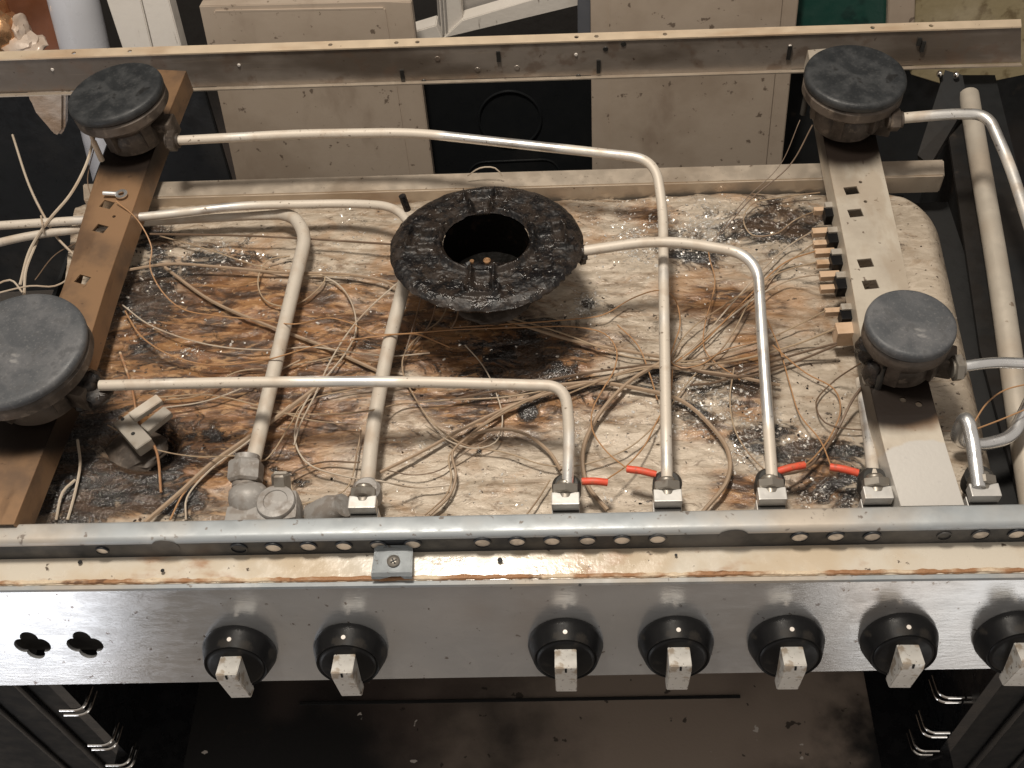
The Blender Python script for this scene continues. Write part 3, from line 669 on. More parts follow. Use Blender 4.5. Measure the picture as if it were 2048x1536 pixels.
b2, _ = burner(1712, 148, .112, .0485, ZB, (math.radians(1), 0), 'rear burner under a smooth charcoal cap', jet=-.3)
b3, _ = burner(1823, 643, .104, .0357, ZB, (0, 0), 'small burner under a light worn grey cap', cap_mat='enamel_light', body_r=.78, jet=-.25)
b4, _ = burner(24, 694, .112, .0605, ZB, (math.radians(-3), 0), cap_mat='enamel_light', label='large burner at the frame edge with a scratched grey cap', jet=-.3)
# igniter pins
for (u, v, z) in [(190, 290, .075), (1612, 195, .085), (1760, 760, .06)]:
    bm = bmesh.new(); p = P(u, v, z); add_lathe(bm, [(.003, -.02), (.003, .004), (.0018, .007), (.0014, .016)], 12, Matrix.Translation(p)); from_bm('igniter_pin', bm, 'wire_pale' if u < 300 else 'valve_dark', K, smooth=True)
# black bracket lump beside left big burner
def lump(name, pts, mat, parent, amp=.003, seed=0):
    bm = bmesh.new()
    for (c, s) in pts:
        g = bmesh.ops.create_icosphere(bm, subdivisions=3, radius=1)
        for vv in g['verts']:
            d = vv.co.copy(); vv.co = Vector((d.x * s[0], d.y * s[1], d.z * s[2])) + Vector(c)
            vv.co += d * amp * noise.fractal(vv.co * 120 + Vector((seed, 0, 0)), .7, 2, 3)
    return from_bm(name, bm, mat, parent, smooth=True)
lump('charred_union', [(P(178, 765, .07), (.012, .011, .012)), (P(190, 790, .062), (.014, .012, .010)), (P(170, 800, .055), (.012, .01, .01))], 'char', K)
lump('charred_union', [(P(1738, 700, .07), (.012, .01, .014)), (P(1748, 745, .055), (.010, .012, .016))], 'char', K, seed=4)
# center burner
def center_burner():
    c = P(972, 482, .088); R = .0868; rh = .0385; NR, NT_ = 80, 420; bm = bmesh.new(); rings = []
    arms = [math.radians(a) for a in (4, 97, 176, 268)]; TL = -math.tan(math.radians(6))
    def hgt(x, y, r):
        z = 0
        z += .0055 * math.exp(-((r - rh - .004) / .0030) ** 2)
        for a in arms:
            lx = x * math.cos(a) + y * math.sin(a); ly = -x * math.sin(a) + y * math.cos(a)
            if lx > rh:
                wdt = .0095 if lx < .060 else .0145
                if lx < .0705:
                    z += .0058 * math.exp(-((abs(ly) - wdt) / .0022) ** 2)
                    if abs(ly) < wdt: z -= .0035
                if abs(ly) < .015: z += .0045 * math.exp(-((lx - .0705) / .0022) ** 2)
        z -= .006 * max(0, (r - .076) / (R - .076)) ** 2
        z += .0010 * noise.fractal(Vector((x, y, 0)) * 90, .8, 2.1, 4) + .0004 * noise.fractal(Vector((x, y, .3)) * 420, .8, 2.1, 4)
        return z
    for j in range(NR + 1):
        t = j / NR; ring = []
        for k in range(NT_):
            a = k / NT_ * 2 * math.pi; edge = 1 + .012 * noise.fractal(Vector((math.cos(a) * 4, math.sin(a) * 4, 2)), .8, 2, 4)
            if -.95 < (a - 2 * math.pi if a > math.pi else a) < -.30: edge -= .035 * abs(noise.noise(Vector((a * 9, 0, 0)))) + .012
            r = rh + (R * edge - rh) * t; x, y = r * math.cos(a), r * math.sin(a)
            ring.append(bm.verts.new(c + Vector((x, y, hgt(x, y, r) + y * TL))))
        rings.append(ring)
    # outer underside
    for (fr_, dz) in ((1.0, -.006), (.97, -.010), (.6, -.018)):
        rings.append([bm.verts.new(c + Vector(((v.co.x - c.x) * fr_, (v.co.y - c.y) * fr_, dz + (v.co.y - c.y) * TL + .001 * noise.noise(v.co * 120)))) for v in rings[NR]])
    for j in range(len(rings) - 1):
        for k in range(NT_): bm.faces.new((rings[j][k], rings[j][(k + 1) % NT_], rings[j + 1][(k + 1) % NT_], rings[j + 1][k]))
    wb = bmesh.new(); inner = [[wb.verts.new(v.co + Vector((0, 0, -.0015))) for v in rings[0]]]
    for (fr_, dz) in ((1.0, -.004), (.99, -.02), (.97, -.048), (.4, -.052), (.03, -.05)):
        inner.append([wb.verts.new(c + Vector((rh * fr_ * math.cos(k / NT_ * 2 * math.pi), rh * fr_ * math.sin(k / NT_ * 2 * math.pi), dz + TL * rh * math.sin(k / NT_ * 2 * math.pi) + .0005 * noise.fractal(Vector((math.cos(k / NT_ * 6.283) * 4, math.sin(k / NT_ * 6.283) * 4, fr_ * 5)), .8, 2, 3)))) for k in range(NT_)])
    for j in range(len(inner) - 1):
        for k in range(NT_): wb.faces.new((inner[j][k], inner[j + 1][k], inner[j + 1][(k + 1) % NT_], inner[j][(k + 1) % NT_]))
    wb.faces.new(inner[-1])
    o = from_bm('burner', bm, 'char', K, smooth=False)
    from_bm('burner_well', wb, 'well', o, smooth=True)
    for p in o.data.polygons: p.use_smooth = True
    o['label'] = 'large open ring burner charred black with wet grease'
    lump('burner_crust', [(c + Vector((.004, -.031, -.006)), (.026, .009, .005)), (c + Vector((.012, -.027, -.010)), (.020, .010, .006)), (c + Vector((-.012, -.026, -.012)), (.016, .010, .006))], 'char', o, .004, 3)
    bm = bmesh.new(); add_lathe(bm, [(.0032, 0), (.0034, .003), (.002, .004)], 12, Matrix.Translation(c + Vector((.0015, -.024, -.0025)))); add_lathe(bm, [(.002, 0), (.002, .002)], 10, Matrix.Translation(c + Vector((-.012, -.022, -.004)))); from_bm('brass_jet', bm, 'copper', o)
    lump('burner_body', [(c + Vector((0, 0, -.072)), (.036, .036, .012)), (c + Vector((0, 0, -.064)), (.042, .042, .005))], 'cast', o, .003, 9)
    lump('side_lug', [(P(1163, 510, .075), (.005, .008, .01))], 'char', o, .003, 2)
    # bolt sticking up
    bm = bmesh.new(); p = P(815, 420, .085); add_tube(bm, [p, p + Vector((-.003, .002, .016))], .0035, 8); from_bm('bolt', bm, 'char', o, smooth=True)
    return c
CB = center_burner()
# ------------------------------------------------------------------ pipes
def pipe(pts, r, mat, R=.02, seg=14, label=None, name='gas_pipe'):
    o = tube(name, fillet([P(*p) for p in pts], R, 12), r, mat, K, seg)
    if label: o['label'] = label
    return o
p1 = pipe([(335, 282, .078), (600, 268, .079), (825, 265, .080), (1310, 318, .080), (1326, 420, .060), (1328, 620, .052), (1334, 965, .032)], .0047, 'alu', [.03, .03, .035, .05, .04], label='long aluminium gas pipe running to the rear burner')
p2 = pipe([(200, 771, .072), (500, 764, .073), (820, 763, .074), (1130, 772, .074), (1139, 860, .055), (1135, 975, .034)], .0047, 'alu', [.05, .05, .045, .03], label='aluminium gas pipe crossing in front of the ring burner')
p3 = pipe([(1160, 503, .080), (1330, 478, .084), (1515, 510, .082), (1522, 640, .068), (1545, 968, .034)], .0047, 'alu', [.05, .04, .04], label='aluminium gas pipe from the ring burner to a valve')
pa = pipe([(-60, 455, .035), (170, 440, .035), (290, 434, .034), (480, 411, .034), (700, 407, .036), (790, 412, .045), (830, 460, .055)], .0044, 'alu', .03)
pcp = fillet([P(*p) for p in [(-60, 500, .03), (60, 470, .028), (290, 444, .020), (430, 436, .018), (585, 428, .022), (612, 470, .026), (560, 690, .025), (500, 950, .02)]], [.04, .04, .04, .016, .02, .05], 14)
Lt = [0.0]
for q, p_ in zip(pcp, pcp[1:]): Lt.append(Lt[-1] + (p_ - q).length)
rad = [(.0042 + .0024 * min(1, max(0, (q.x - P(540, 430, .02).x) / .02))) if (q.y > P(600, 470, .026).y or q.x < P(400, 450, .02).x) else .0066 for q in pcp]
pc = tube('gas_pipe', pcp, lambda t: rad[round(t * (len(rad) - 1))], 'pipe_dusty', K, 16); pc['label'] = 'dusty pipe with a rounded elbow running to the thermostat valve'
pd_ = pipe([(820, 520, .045), (800, 600, .032), (775, 700, .028), (745, 860, .026), (733, 985, .024)], .0064, 'pipe_dusty', .05, label='thick dusty pipe coming out under the ring burner')
pr1 = pipe([(1785, 238, .085), (1900, 228, .088), (1975, 228, .088), (2020, 330, .075), (2080, 520, .06)], .0052, 'alu', [.03, .035, .04])
pr2 = pipe([(1915, 735, .072), (1990, 724, .074), (2200, 735, .074)], .0047, 'alu_bright', .03)
pr4 = pipe([(1957, 975, .036), (1945, 880, .045), (1932, 828, .052), (1908, 880, .022), (1960, 892, .012), (2025, 875, .014), (2070, 780, .02), (2120, 740, .02)], .0055, 'alu_bright', [.02, .012, .014, .014, .02, .02], label='bright pipe with a tight bend')
pr5 = pipe([(1722, 760, .02), (1735, 850, .022), (1750, 975, .03)], .0050, 'alu', .03)
mn = tube('manifold_tube', fillet([P(1938, 190, -.01), P(1955, 300, -.01), P(2000, 560, -.01), P(2040, 850, -.012), P(2080, 1100, -.02)], .08), .0105, 'manifold', K, 18); mn['label'] = 'thick pale upright tube along the side'
# burner unions / nuts on pipe ends
def nut(p, axis, r, h, mat, parent, six=True, spin=0.):
    bm = bmesh.new(); m = frame(axis, loc=p)
    if spin: m = m @ Matrix.Rotation(spin, 4, 'Z')
    add_lathe(bm, [(r * .86, 0), (r, h * .12), (r, h * .88), (r * .86, h)], 6 if six else 24, m); add_lathe(bm, [(r * .7, -h * .2), (r * .7, h * 1.25)], 20, m)
    return from_bm('pipe_nut', bm, mat, parent, smooth=True)
nut(P(336, 282, .078), (1, 0, 0), .0105, .009, 'cast', p1); nut(P(1778, 240, .084), (1, 0, .0), .011, .010, 'cast', pr1)
nut(P(1905, 736, .072), (1, .03, 0), .0115, .007, 'nut', pr2)
nut(P(1163, 504, .08), (-1, 0, 0), .009, .010, 'char', p3)
# ------------------------------------------------------------------ valves
def valve(u, v, scale=1.0, dark=True, pipe_r=.0047):
    """u,v = centre of the bright block's top face"""
    z = .036; c = P(u, v, z); s = scale
    bm = bmesh.new(); add_box(bm, c + Vector((0, 0, -.005)), (.0222 * s, .0115 * s, .010), None, .0008)
    o = from_bm('gas_valve', bm, 'block', K, smooth=False)
    bm = bmesh.new(); add_box(bm, c + Vector((0, -.0025, -.0115)), (.0212 * s, .013, .002)); from_bm('valve_gasket', bm, 'valve_dark', o)
    bm = bmesh.new(); add_box(bm, c + Vector((0, -.006, -.021)), (.0226 * s, .016, .0165), None, .0008); from_bm('valve_foot', bm, 'block', o)
    bm = bmesh.new(); add_lathe(bm, [(.0112, -.012), (.0118, -.008), (.0118, .003), (.009, .006)], 30, Matrix.Translation(c + Vector((.001, .0155, -.009)))); from_bm('valve_body', bm, 'valve_dark' if dark else 'cast_light', o, smooth=True)
    bm = bmesh.new(); m = Matrix.Translation(c + Vector((0, .0105, -.0035))) @ Matrix.Rotation(math.radians(-72), 4, 'X') @ Matrix.Rotation(math.radians(30), 4, 'Z')
    add_lathe(bm, [(.0095, -.004), (.0112, -.003), (.0112, .0025), (.0095, .0035)], 6, m); add_lathe(bm, [(.0068, -.008), (.0068, .0055), (.0052, .007)], 20, m)
    from_bm('valve_nut', bm, 'nut', o, smooth=True)
    return o
valve(724, 1003, 1.0, False); valve(1131, 996); valve(1336, 990); valve(1545, 986); valve(1757, 984); valve(1971, 979, 1.03)
# thermostat valve casting
c = P(525, 1010, .03)
bm = bmesh.new()
add_box(bm, c + Vector((.012, -.002, -.010)), (.036, .030, .028), rotz(.12), .0075); add_lathe(bm, [(.0155, -.01), (.016, .0045), (.0150, .0062), (.010, .0070), (.0095, .0060), (.003, .0060)], 40, Matrix.Translation(c + Vector((.012, .0, 0))))
add_lathe(bm, [(.015, -.014), (.0165, .000), (.0155, .006), (.012, .010), (.006, .012)], 30, Matrix.Translation(c + Vector((-.014, .010, -.004))) @ Matrix.Rotation(math.radians(-45), 4, 'X'))
add_box(bm, c + Vector((-.004, -.012, -.008)), (.05, .022, .02), None, .003)
tv = from_bm('thermostat_valve', bm, 'cast_light', K, smooth=True); tv['label'] = 'large grey cast thermostat valve'
nut(P(490, 966, .022), (-.02, .93, .25), .0150, .019, 'cast_light', tv, spin=.5)
bm = bmesh.new(); m = Matrix.Translation(P(562, 958, .036)) @ Matrix.Rotation(math.radians(-40), 4, 'X'); add_lathe(bm, [(.0075, -.010), (.0080, -.003), (.0080, .0035), (.0062, .005)], 6, m); add_box(bm, m @ Vector((0, 0, .0045)), (.0105, .0025, .003)); from_bm('stub', bm, 'nut', tv, smooth=True)
bm = bmesh.new(); add_lathe(bm, [(.015, -.02), (.014, .0), (.011, .008), (.010, .014)], 30, Matrix.Translation(P(665, 1022, .012)) @ Matrix.Rotation(math.radians(50), 4, 'Y')); o = from_bm('elbow_fitting', bm, 'cast_light', K, smooth=True)
# ------------------------------------------------------------------ ignition switch block at left
def seg_box(name, u1, v1, u2, v2, wpx, z, h, mat, parent):
    a, b = P(u1, v1, z), P(u2, v2, z); d = (b - a); n = Vector((-d.y, d.x, 0)).normalized() * (wpx * .00046) / 2
    bm = bmesh.new(); add_prism(bm, [a + n, b + n, b - n, a - n], Vector((0, 0, -h))); bmesh.ops.bevel(bm, geom=list(bm.edges), offset=.0006, segments=2, affect='EDGES'); return from_bm(name, bm, mat, parent)
sw = seg_box('terminal_block', 242, 836, 288, 888, 34, .022, .012, 'greyplastic', K); sw['label'] = 'grey two pronged terminal block over a burnt hole'
seg_box('prong', 262, 832, 318, 794, 22, .026, .006, 'pipe_dusty', sw); seg_box('prong', 288, 856, 335, 818, 24, .025, .007, 'greyplastic', sw)
for u, v in [(245, 838), (266, 867)]:
    bm = bmesh.new(); add_lathe(bm, [(.0018, 0), (.0015, .0004)], 12, Matrix.Translation(P(u, v, .0223))); from_bm('screw_hole', bm, 'black', sw)
lump('rusty_cup', [(P(275, 900, -.004), (.028, .022, .006))], 'cast', K, .003, 5)
# ------------------------------------------------------------------ connectors on the right bracket
for (u1, u2, v, hp) in [(1628, 1658, 418, 9), (1625, 1664, 461, 12), (1627, 1664, 485, 10), (1630, 1670, 502, 11), (1634, 1670, 524, 10), (1640, 1680, 548, 12), (1641, 1680, 574, 10), (1650, 1690, 620, 9)]:
    z = .030; a, b = P(u1, v, z), P(u2, v - 2, z)
    bm = bmesh.new(); add_box(bm, (a + b) / 2 + Vector((0, 0, -.003)), ((b - a).length, hp * .00062, .006), rotz(.04), .0005); t_ = from_bm('wire_terminal', bm, 'tan', K)
for (u, v, hp) in [(1664, 420, 22), (1670, 470, 26), (1677, 514, 26), (1687, 560, 28), (1697, 624, 20)]:
    bm = bmesh.new(); p = P(u, v, .037); add_box(bm, p + Vector((.002, -.002, -.006)), (.018, hp * .00055, .012), rotz(.04), .0006); s_ = from_bm('switch_socket', bm, 'blackplastic', K)
    bm = bmesh.new(); p = P(u - 3, v - 12, .039); add_box(bm, p + Vector((.002, 0, -.004)), (.014, .007, .008), rotz(.04), .0006); from_bm('socket_cap', bm, 'greyplastic', s_)
bm = bmesh.new(); p = P(1693, 655, .034); add_box(bm, p + Vector((0, 0, -.009)), (.0175, .013, .018), rotz(.05), .0008); from_bm('connector_block', bm, 'tan', K)
# ------------------------------------------------------------------ wires
def wire(pts, r=.0010, mat='wire', z=.0095, name='ignition_wire', dz=.002, seg=6, step=.005):
    P3 = []; r = r * (.70 if name == 'ignition_wire' else .72)
    k = random.random() * 50
    for i, p in enumerate(pts):
        zz = p[2] if len(p) > 2 else z + dz * noise.noise(Vector((k, i * .7, 0))) * 2
        P3.append(P(p[0], p[1], max(zz, r + .003)))
    return tube(name, catmull(P3, step), r, mat, K, seg)
w1 = wire([(232, 402, .055), (275, 440, .048), (303, 495, .035), (300, 535, .03), (330, 590, .022), (370, 620, .018), (440, 632, .016), (520, 640, .018), (590, 648, .034), (660, 636, .02), (700, 646, .02), (750, 668, .036), (800, 668, .037), (905, 660, .02), (1040, 655, .012), (1150, 654, .012), (1210, 668, .014), (1233, 700, .014), (1228, 740, .014), (1205, 780, .016), (1185, 820, .018), (1185, 860, .02), (1215, 905, .024), (1254, 937, .028)], .0009, 'wire_orange')
wire([(245, 610), (300, 650), (420, 690), (540, 700), (620, 694), (700, 704), (780, 712), (860, 706)], .0010, 'wire_pale')
w3 = wire([(250, 622, .012), (280, 670, .012), (340, 710, .014), (420, 730, .012), (520, 722, .016), (548, 716, .034), (640, 690, .02), (765, 672, .037), (830, 668, .03), (870, 682, .014), (900, 695, .012)], .0010, 'wire_orange')
wire([(255, 540, .02), (340, 528, .016), (450, 535, .012), (560, 545, .01), (680, 548, .01), (760, 560, .01), (800, 576, .01), (900, 610, .008), (1010, 640, .008), (1140, 680, .008), (1240, 700, .008), (1325, 715, .008)], .0020, 'sleeve', name='wire_sleeve')
wire([(800, 570), (880, 598), (1000, 630), (1120, 665), (1250, 712), (1330, 722)], .0010, 'wire')
wire([(330, 535), (420, 600), (520, 645), (640, 690), (740, 735), (830, 775)], .0024, 'sleeve', name='wire_sleeve', z=.006)
wire([(300, 468), (500, 472), (620, 478), (790, 489)], .0016, 'wire_dark', z=.018)
wire([(320, 472), (420, 500), (510, 530), (600, 548), (700, 552)], .0010, 'wire')
wire([(580, 512), (535, 522), (516, 560), (530, 600), (570, 613), (610, 600), (650, 555), (600, 545)], .0011, 'wire')
w9 = wire([(640, 548), (680, 572), (705, 610), (712, 660), (695, 700), (660, 745), (620, 790), (592, 850), (592, 890), (620, 930), (700, 955), (760, 962, .032), (830, 975, .012), (900, 970)], .0012, 'wire_pale')
wire([(796, 565, .04), (740, 615, .03), (700, 660, .02), (662, 720, .015), (630, 790, .012), (600, 850, .012), (588, 890, .01)], .0011, 'wire_pale')
wire([(500, 815), (560, 826), (640, 829), (735, 822, .035), (800, 808), (900, 800), (1000, 795), (1100, 780)], .0011, 'wire')
wire([(215, 850), (300, 895), (380, 912), (500, 912, .035), (530, 920), (545, 905), (580, 850), (610, 805), (700, 780), (800, 765)], .0009, 'wire')
wire([(900, 600), (880, 640), (840, 670), (810, 705), (805, 740), (830, 795), (870, 850), (930, 890), (1010, 905), (1090, 930), (1150, 932), (1250, 900), (1310, 850), (1380, 760), (1450, 690), (1500, 600)], .0010, 'wire')
wire([(930, 690), (965, 730), (990, 780), (1005, 840), (990, 885), (950, 897), (905, 885), (850, 850)], .0009, 'wire_pale')
wire([(1100, 780), (1010, 820), (940, 870), (905, 905), (912, 950), (900, 990), (860, 1030)], .0016, 'sleeve', name='wire_sleeve')
wire([(1090, 785), (1000, 830), (935, 875), (898, 912), (903, 955), (893, 990), (850, 1030)], .0012, 'wire')
wire([(760, 945), (850, 900), (940, 850), (1050, 802), (1200, 760), (1290, 735), (1420, 745), (1560, 770)], .0022, 'sleeve', name='wire_sleeve')
wire([(770, 940), (830, 950), (880, 940), (930, 905), (990, 870)], .0009, 'wire_dark')
wire([(1215, 1020), (1175, 970), (1165, 910), (1185, 850), (1225, 795), (1270, 755), (1330, 720)], .0027, 'sleeve', name='wire_sleeve')
wire([(1120, 770), (1190, 765), (1265, 775), (1360, 800), (1420, 850), (1457, 905), (1455, 960), (1405, 1025)], .0027, 'sleeve', name='wire_sleeve')
wire([(940, 870), (1000, 858), (1050, 868), (1095, 900), (1122, 940)], .0022, 'sleeve', name='wire_sleeve')
FAN = [
 [(1632, 421, .03), (1590, 440), (1550, 468), (1505, 470), (1487, 440), (1505, 408), (1560, 395), (1640, 385)],
 [(1626, 462, .03), (1580, 490), (1540, 525), (1470, 600), (1400, 680), (1345, 725), (1250, 772), (1150, 815), (1060, 850)],
 [(1630, 485, .03), (1570, 530), (1500, 600), (1430, 660), (1352, 718), (1220, 755), (1130, 790)],
 [(1632, 502, .03), (1570, 525), (1490, 600), (1400, 690), (1350, 725), (1240, 740), (1120, 745)],
 [(1634, 524, .03), (1560, 545), (1450, 610), (1380, 660), (1348, 706), (1330, 760)],
 [(1640, 548, .03), (1580, 560), (1520, 590), (1440, 650), (1365, 715), (1290, 770)],
 [(1652, 621, .03), (1600, 648), (1530, 680), (1450, 705), (1380, 722), (1300, 720)],
 [(1676, 655, .03), (1600, 686), (1500, 715), (1420, 728), (1350, 728), (1200, 720), (1080, 700)]]
for i, f in enumerate(FAN): wire(([q for q in f if q[0] > 1290] if i % 2 else f), .0010 if i < 7 else .0014, ['wire', 'wire_pale', 'wire', 'wire_orange', 'wire', 'wire_pale', 'wire', 'wire', 'wire_pale'][i % 9], z=.009, dz=.003)
for f in [[(1674, 690, .025), (1600, 720), (1500, 752), (1420, 748), (1340, 730), (1200, 742), (1050, 770), (900, 800)], [(1674, 686, .025), (1580, 712), (1500, 738), (1430, 765), (1380, 770)]]: wire(f, .0017, 'wire_dark')
wire([(900, 655), (990, 650), (1150, 638), (1205, 630), (1262, 598), (1325, 581, .056), (1355, 610), (1360, 650), (1348, 690), (1340, 722), (1362, 735), (1400, 730), (1450, 700), (1530, 680)], .0009, 'wire_orange', z=.012)
wire([(1235, 650), (1275, 690), (1300, 750), (1315, 800)], .0009, 'wire_orange')
w21 = wire([(1345, 740), (1340, 790), (1310, 850, .012), (1290, 890, .014), (1255, 930, .02), (1216, 957, .028)], .0010, 'wire_orange')
wire([(1480, 760), (1410, 700), (1430, 560), (1420, 520), (1415, 490)], .0008, 'wire_orange')
w22 = wire([(1535, 640, .02), (1560, 700), (1580, 770), (1600, 830), (1640, 880, .014), (1662, 932, .024)], .0009, 'wire_orange')
w23 = wire([(1545, 690, .02), (1610, 745), (1668, 778), (1681, 820), (1662, 870), (1625, 918, .02), (1608, 932, .026)], .0010, 'wire_orange')
wire([(1750, 740, .04), (1705, 800, .02), (1680, 850), (1650, 900), (1610, 938), (1560, 950, .02)], .0017, 'wire_dark')
wire([(1728, 722, .045), (1665, 765), (1632, 805), (1650, 845), (1690, 857), (1728, 860)], .0010, 'wire_dark')
wire([(1468, 735), (1460, 800), (1470, 860), (1500, 910), (1540, 950)], .0010, 'wire')
wire([(1440, 470, .012), (1500, 400, .03), (1580, 330, .05), (1625, 250, .08)], .0010, 'wire_dark'); wire([(1420, 490, .012), (1490, 400, .03), (1560, 330, .05), (1600, 240, .08)], .0006, 'wire_dark')
wire([(290, 1045, .01), (360, 985), (420, 930), (490, 880), (560, 830), (640, 770)], .0030, 'sleeve', name='wire_sleeve'); wire([(372, 1040), (374, 995), (420, 940), (500, 880), (580, 810)], .0012, 'wire_pale'); wire([(340, 1040), (365, 990), (400, 950)], .0012, 'wire_orange')
wire([(240, 705, .012), (262, 770, .012), (280, 850, .01), (312, 900, .012), (322, 985, .01)], .0016, 'rust_edge', name='rusty_rod')
wire([(700, 705), (640, 720), (560, 735), (470, 745), (400, 790), (330, 800)], .0009, 'wire'); wire([(330, 815), (400, 805), (450, 790), (520, 760), (600, 720)], .0009, 'wire_pale'); wire([(310, 795), (420, 790), (520, 812), (620, 840), (720, 850)], .0009, 'wire')
wire([(560, 1000), (580, 950), (640, 925), (720, 925)], .0012, 'wire_dark'); wire([(575, 950), (592, 1000), (606, 1035)], .0012, 'wire'); wire([(600, 1010), (690, 980), (715, 900), (722, 860)], .0010, 'wire')
wire([(845, 585, .06), (830, 640, .02), (812, 700, .01)], .0010, 'wire_dark'); wire([(875, 595, .06), (858, 650, .02), (828, 690, .01)], .0010, 'wire_dark'); wire([(918, 600, .06), (912, 640, .02), (900, 662, .01)], .0012, 'wire_dark')
wire([(935, 352, .02), (960, 336, .03), (990, 336, .03), (1005, 352, .02)], .0010, 'wire_pale')
wire([(25, 270, .01), (58, 370, .02), (88, 432, .028), (110, 470, .02), (150, 512, .01)], .0018, 'wire_pale'); wire([(188, 275, .07), (172, 330, .06), (140, 390, .05), (98, 440, .04), (60, 500, .02), (40, 570, .01)], .0022, 'wire_pale'); wire([(75, 480, .02), (52, 540, .02), (48, 590, .02)], .0020, 'wire_pale'); wire([(-20, 575, .03), (20, 560, .03), (45, 585, .03)], .0014, 'wire_pale'); wire([(-20, 590, .03), (60, 572, .03), (110, 572, .03), (150, 550, .03)], .0012, 'wire_pale')
wire([(165, 480, .02), (110, 510, .0), (70, 560, .0)], .0009, 'wire_dark'); wire([(190, 290, .06), (175, 360, .05), (185, 400, .045)], .0008, 'wire_dark')
wire([(135, 1040, .0), (150, 985), (160, 930), (155, 880)], .0018, 'wire_pale'); wire([(112, 1040, .0), (125, 985), (150, 960)], .0018, 'wire_pale')
wire([(1945, 850, .03), (1975, 805, .03), (2010, 780, .03), (2070, 765, .03)], .0010, 'wire_orange', name='ignition_wire'); wire([(1955, 857, .03), (2000, 840, .03), (2060, 815, .03)], .0010, 'wire_orange')
wire([(1885, 862, .012), (1915, 862, .012)], .0008, 'wire_dark'); wire([(1045, 1040), (1075, 1000), (1100, 960)], .0010, 'wire')
# cable tie
wire([(82, 432, .036), (85, 450, .042), (88, 468, .032)], .0014, 'wire_pale', name='cable_tie')
# red sleeves
for (u1, v1, u2, v2, wr) in [(1164, 963, 1215, 965, w21), (1254, 938, 1312, 949, w1), (1552, 944, 1609, 930, w23), (1660, 934, 1716, 946, w22)]:
    a, b = P(u1, v1, .03), P(u2, v2, .03); bm = bmesh.new(); mid = (a + b) / 2 + Vector((0, 0, .0012))
    add_tube(bm, catmull([a, mid, b], .003), .0031, 12); o = from_bm('red_sleeve', bm, 'red', wr, smooth=True)
# ------------------------------------------------------------------ cooker body: sides and oven
xr = P(2035, 560, .02).x
bm = bmesh.new(); yA, yB = P(1024, 1060, 0).y, yr
add_box(bm, (.50, (yA + yB) / 2, -.46), (.004, yB - yA, .80)); o = from_bm('side_panel', bm, 'side_dark', K)
bm = bmesh.new(); add_box(bm, (-.50, (yA + yB) / 2, -.46), (.004, yB - yA, .80)); from_bm('side_panel', bm, 'side_dark', K)
# inner side channel right of the tray
bm = bmesh.new(); a = P(1905, 300, -.02); b = P(2060, 900, -.02)
add_prism(bm, [P(1880, 150, -.03), P(1990, 150, -.03), P(2200, 1000, -.03), P(2040, 1000, -.03), P(1960, 700, -.03)], Vector((0, 0, -.004))); from_bm('side_tray', bm, 'side_dark', K)
# hinge arm seen behind the right burner
bm = bmesh.new(); q = [P(1890, 140, .0), P(1925, 150, .0), P(1935, 205, -.01), P(1860, 330, -.04), P(1835, 310, -.04)]; add_prism(bm, q, Vector((.002, .0, -.006))); hg = from_bm('hinge_arm', bm, 'side_dark', K)
for u, v in [(1879, 148), (1912, 150)]:
    lump('hinge_rivet', [(P(u, v, .004), (.003, .004, .004))], 'chrome', hg, 0)
# oven
px0, px1 = -.43, .40
yo = (pb_l.y + pb_r.y) / 2 + .02
ZO = -.36
xL, xRr = P(385, 1420, ZO).x, P(1745, 1420, ZO).x
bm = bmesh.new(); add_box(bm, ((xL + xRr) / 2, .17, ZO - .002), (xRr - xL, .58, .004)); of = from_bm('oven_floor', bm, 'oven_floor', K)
_n = NT('shaded_oven_floor'); _s = _n.n.new('ShaderNodeSeparateXYZ'); _n.link(_n.tc.outputs['Object'], _s.inputs[0])
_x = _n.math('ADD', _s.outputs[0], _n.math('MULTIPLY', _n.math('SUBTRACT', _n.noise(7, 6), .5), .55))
_c = _n.mix(_n.ramp(_x, -.20, .06), (.012, .011, .011), (.30, .24, .195)); _c = _n.mix(_n.ramp(_x, .24, .34), _c, (.012, .011, .011)); _c = _n.mix(_n.ramp(_n.noise(3, 4), .50, .62, 0, .6), _c, (.09, .065, .055))  # shade at the left painted into the colour, right edge darkened likewise
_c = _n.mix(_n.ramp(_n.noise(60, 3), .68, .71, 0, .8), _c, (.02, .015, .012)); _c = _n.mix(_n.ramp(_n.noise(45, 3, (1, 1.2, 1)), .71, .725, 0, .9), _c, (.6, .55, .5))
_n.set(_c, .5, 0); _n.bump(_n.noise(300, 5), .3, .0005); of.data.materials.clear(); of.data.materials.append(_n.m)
a, b = P(600, 1408, ZO), P(1480, 1394, ZO); bm = bmesh.new(); add_box(bm, (a + b) / 2 + Vector((0, 0, .0012)), ((b - a).length, .003, .002), rotz(math.atan2(b.y - a.y, b.x - a.x))); from_bm('floor_groove', bm, 'black', of)
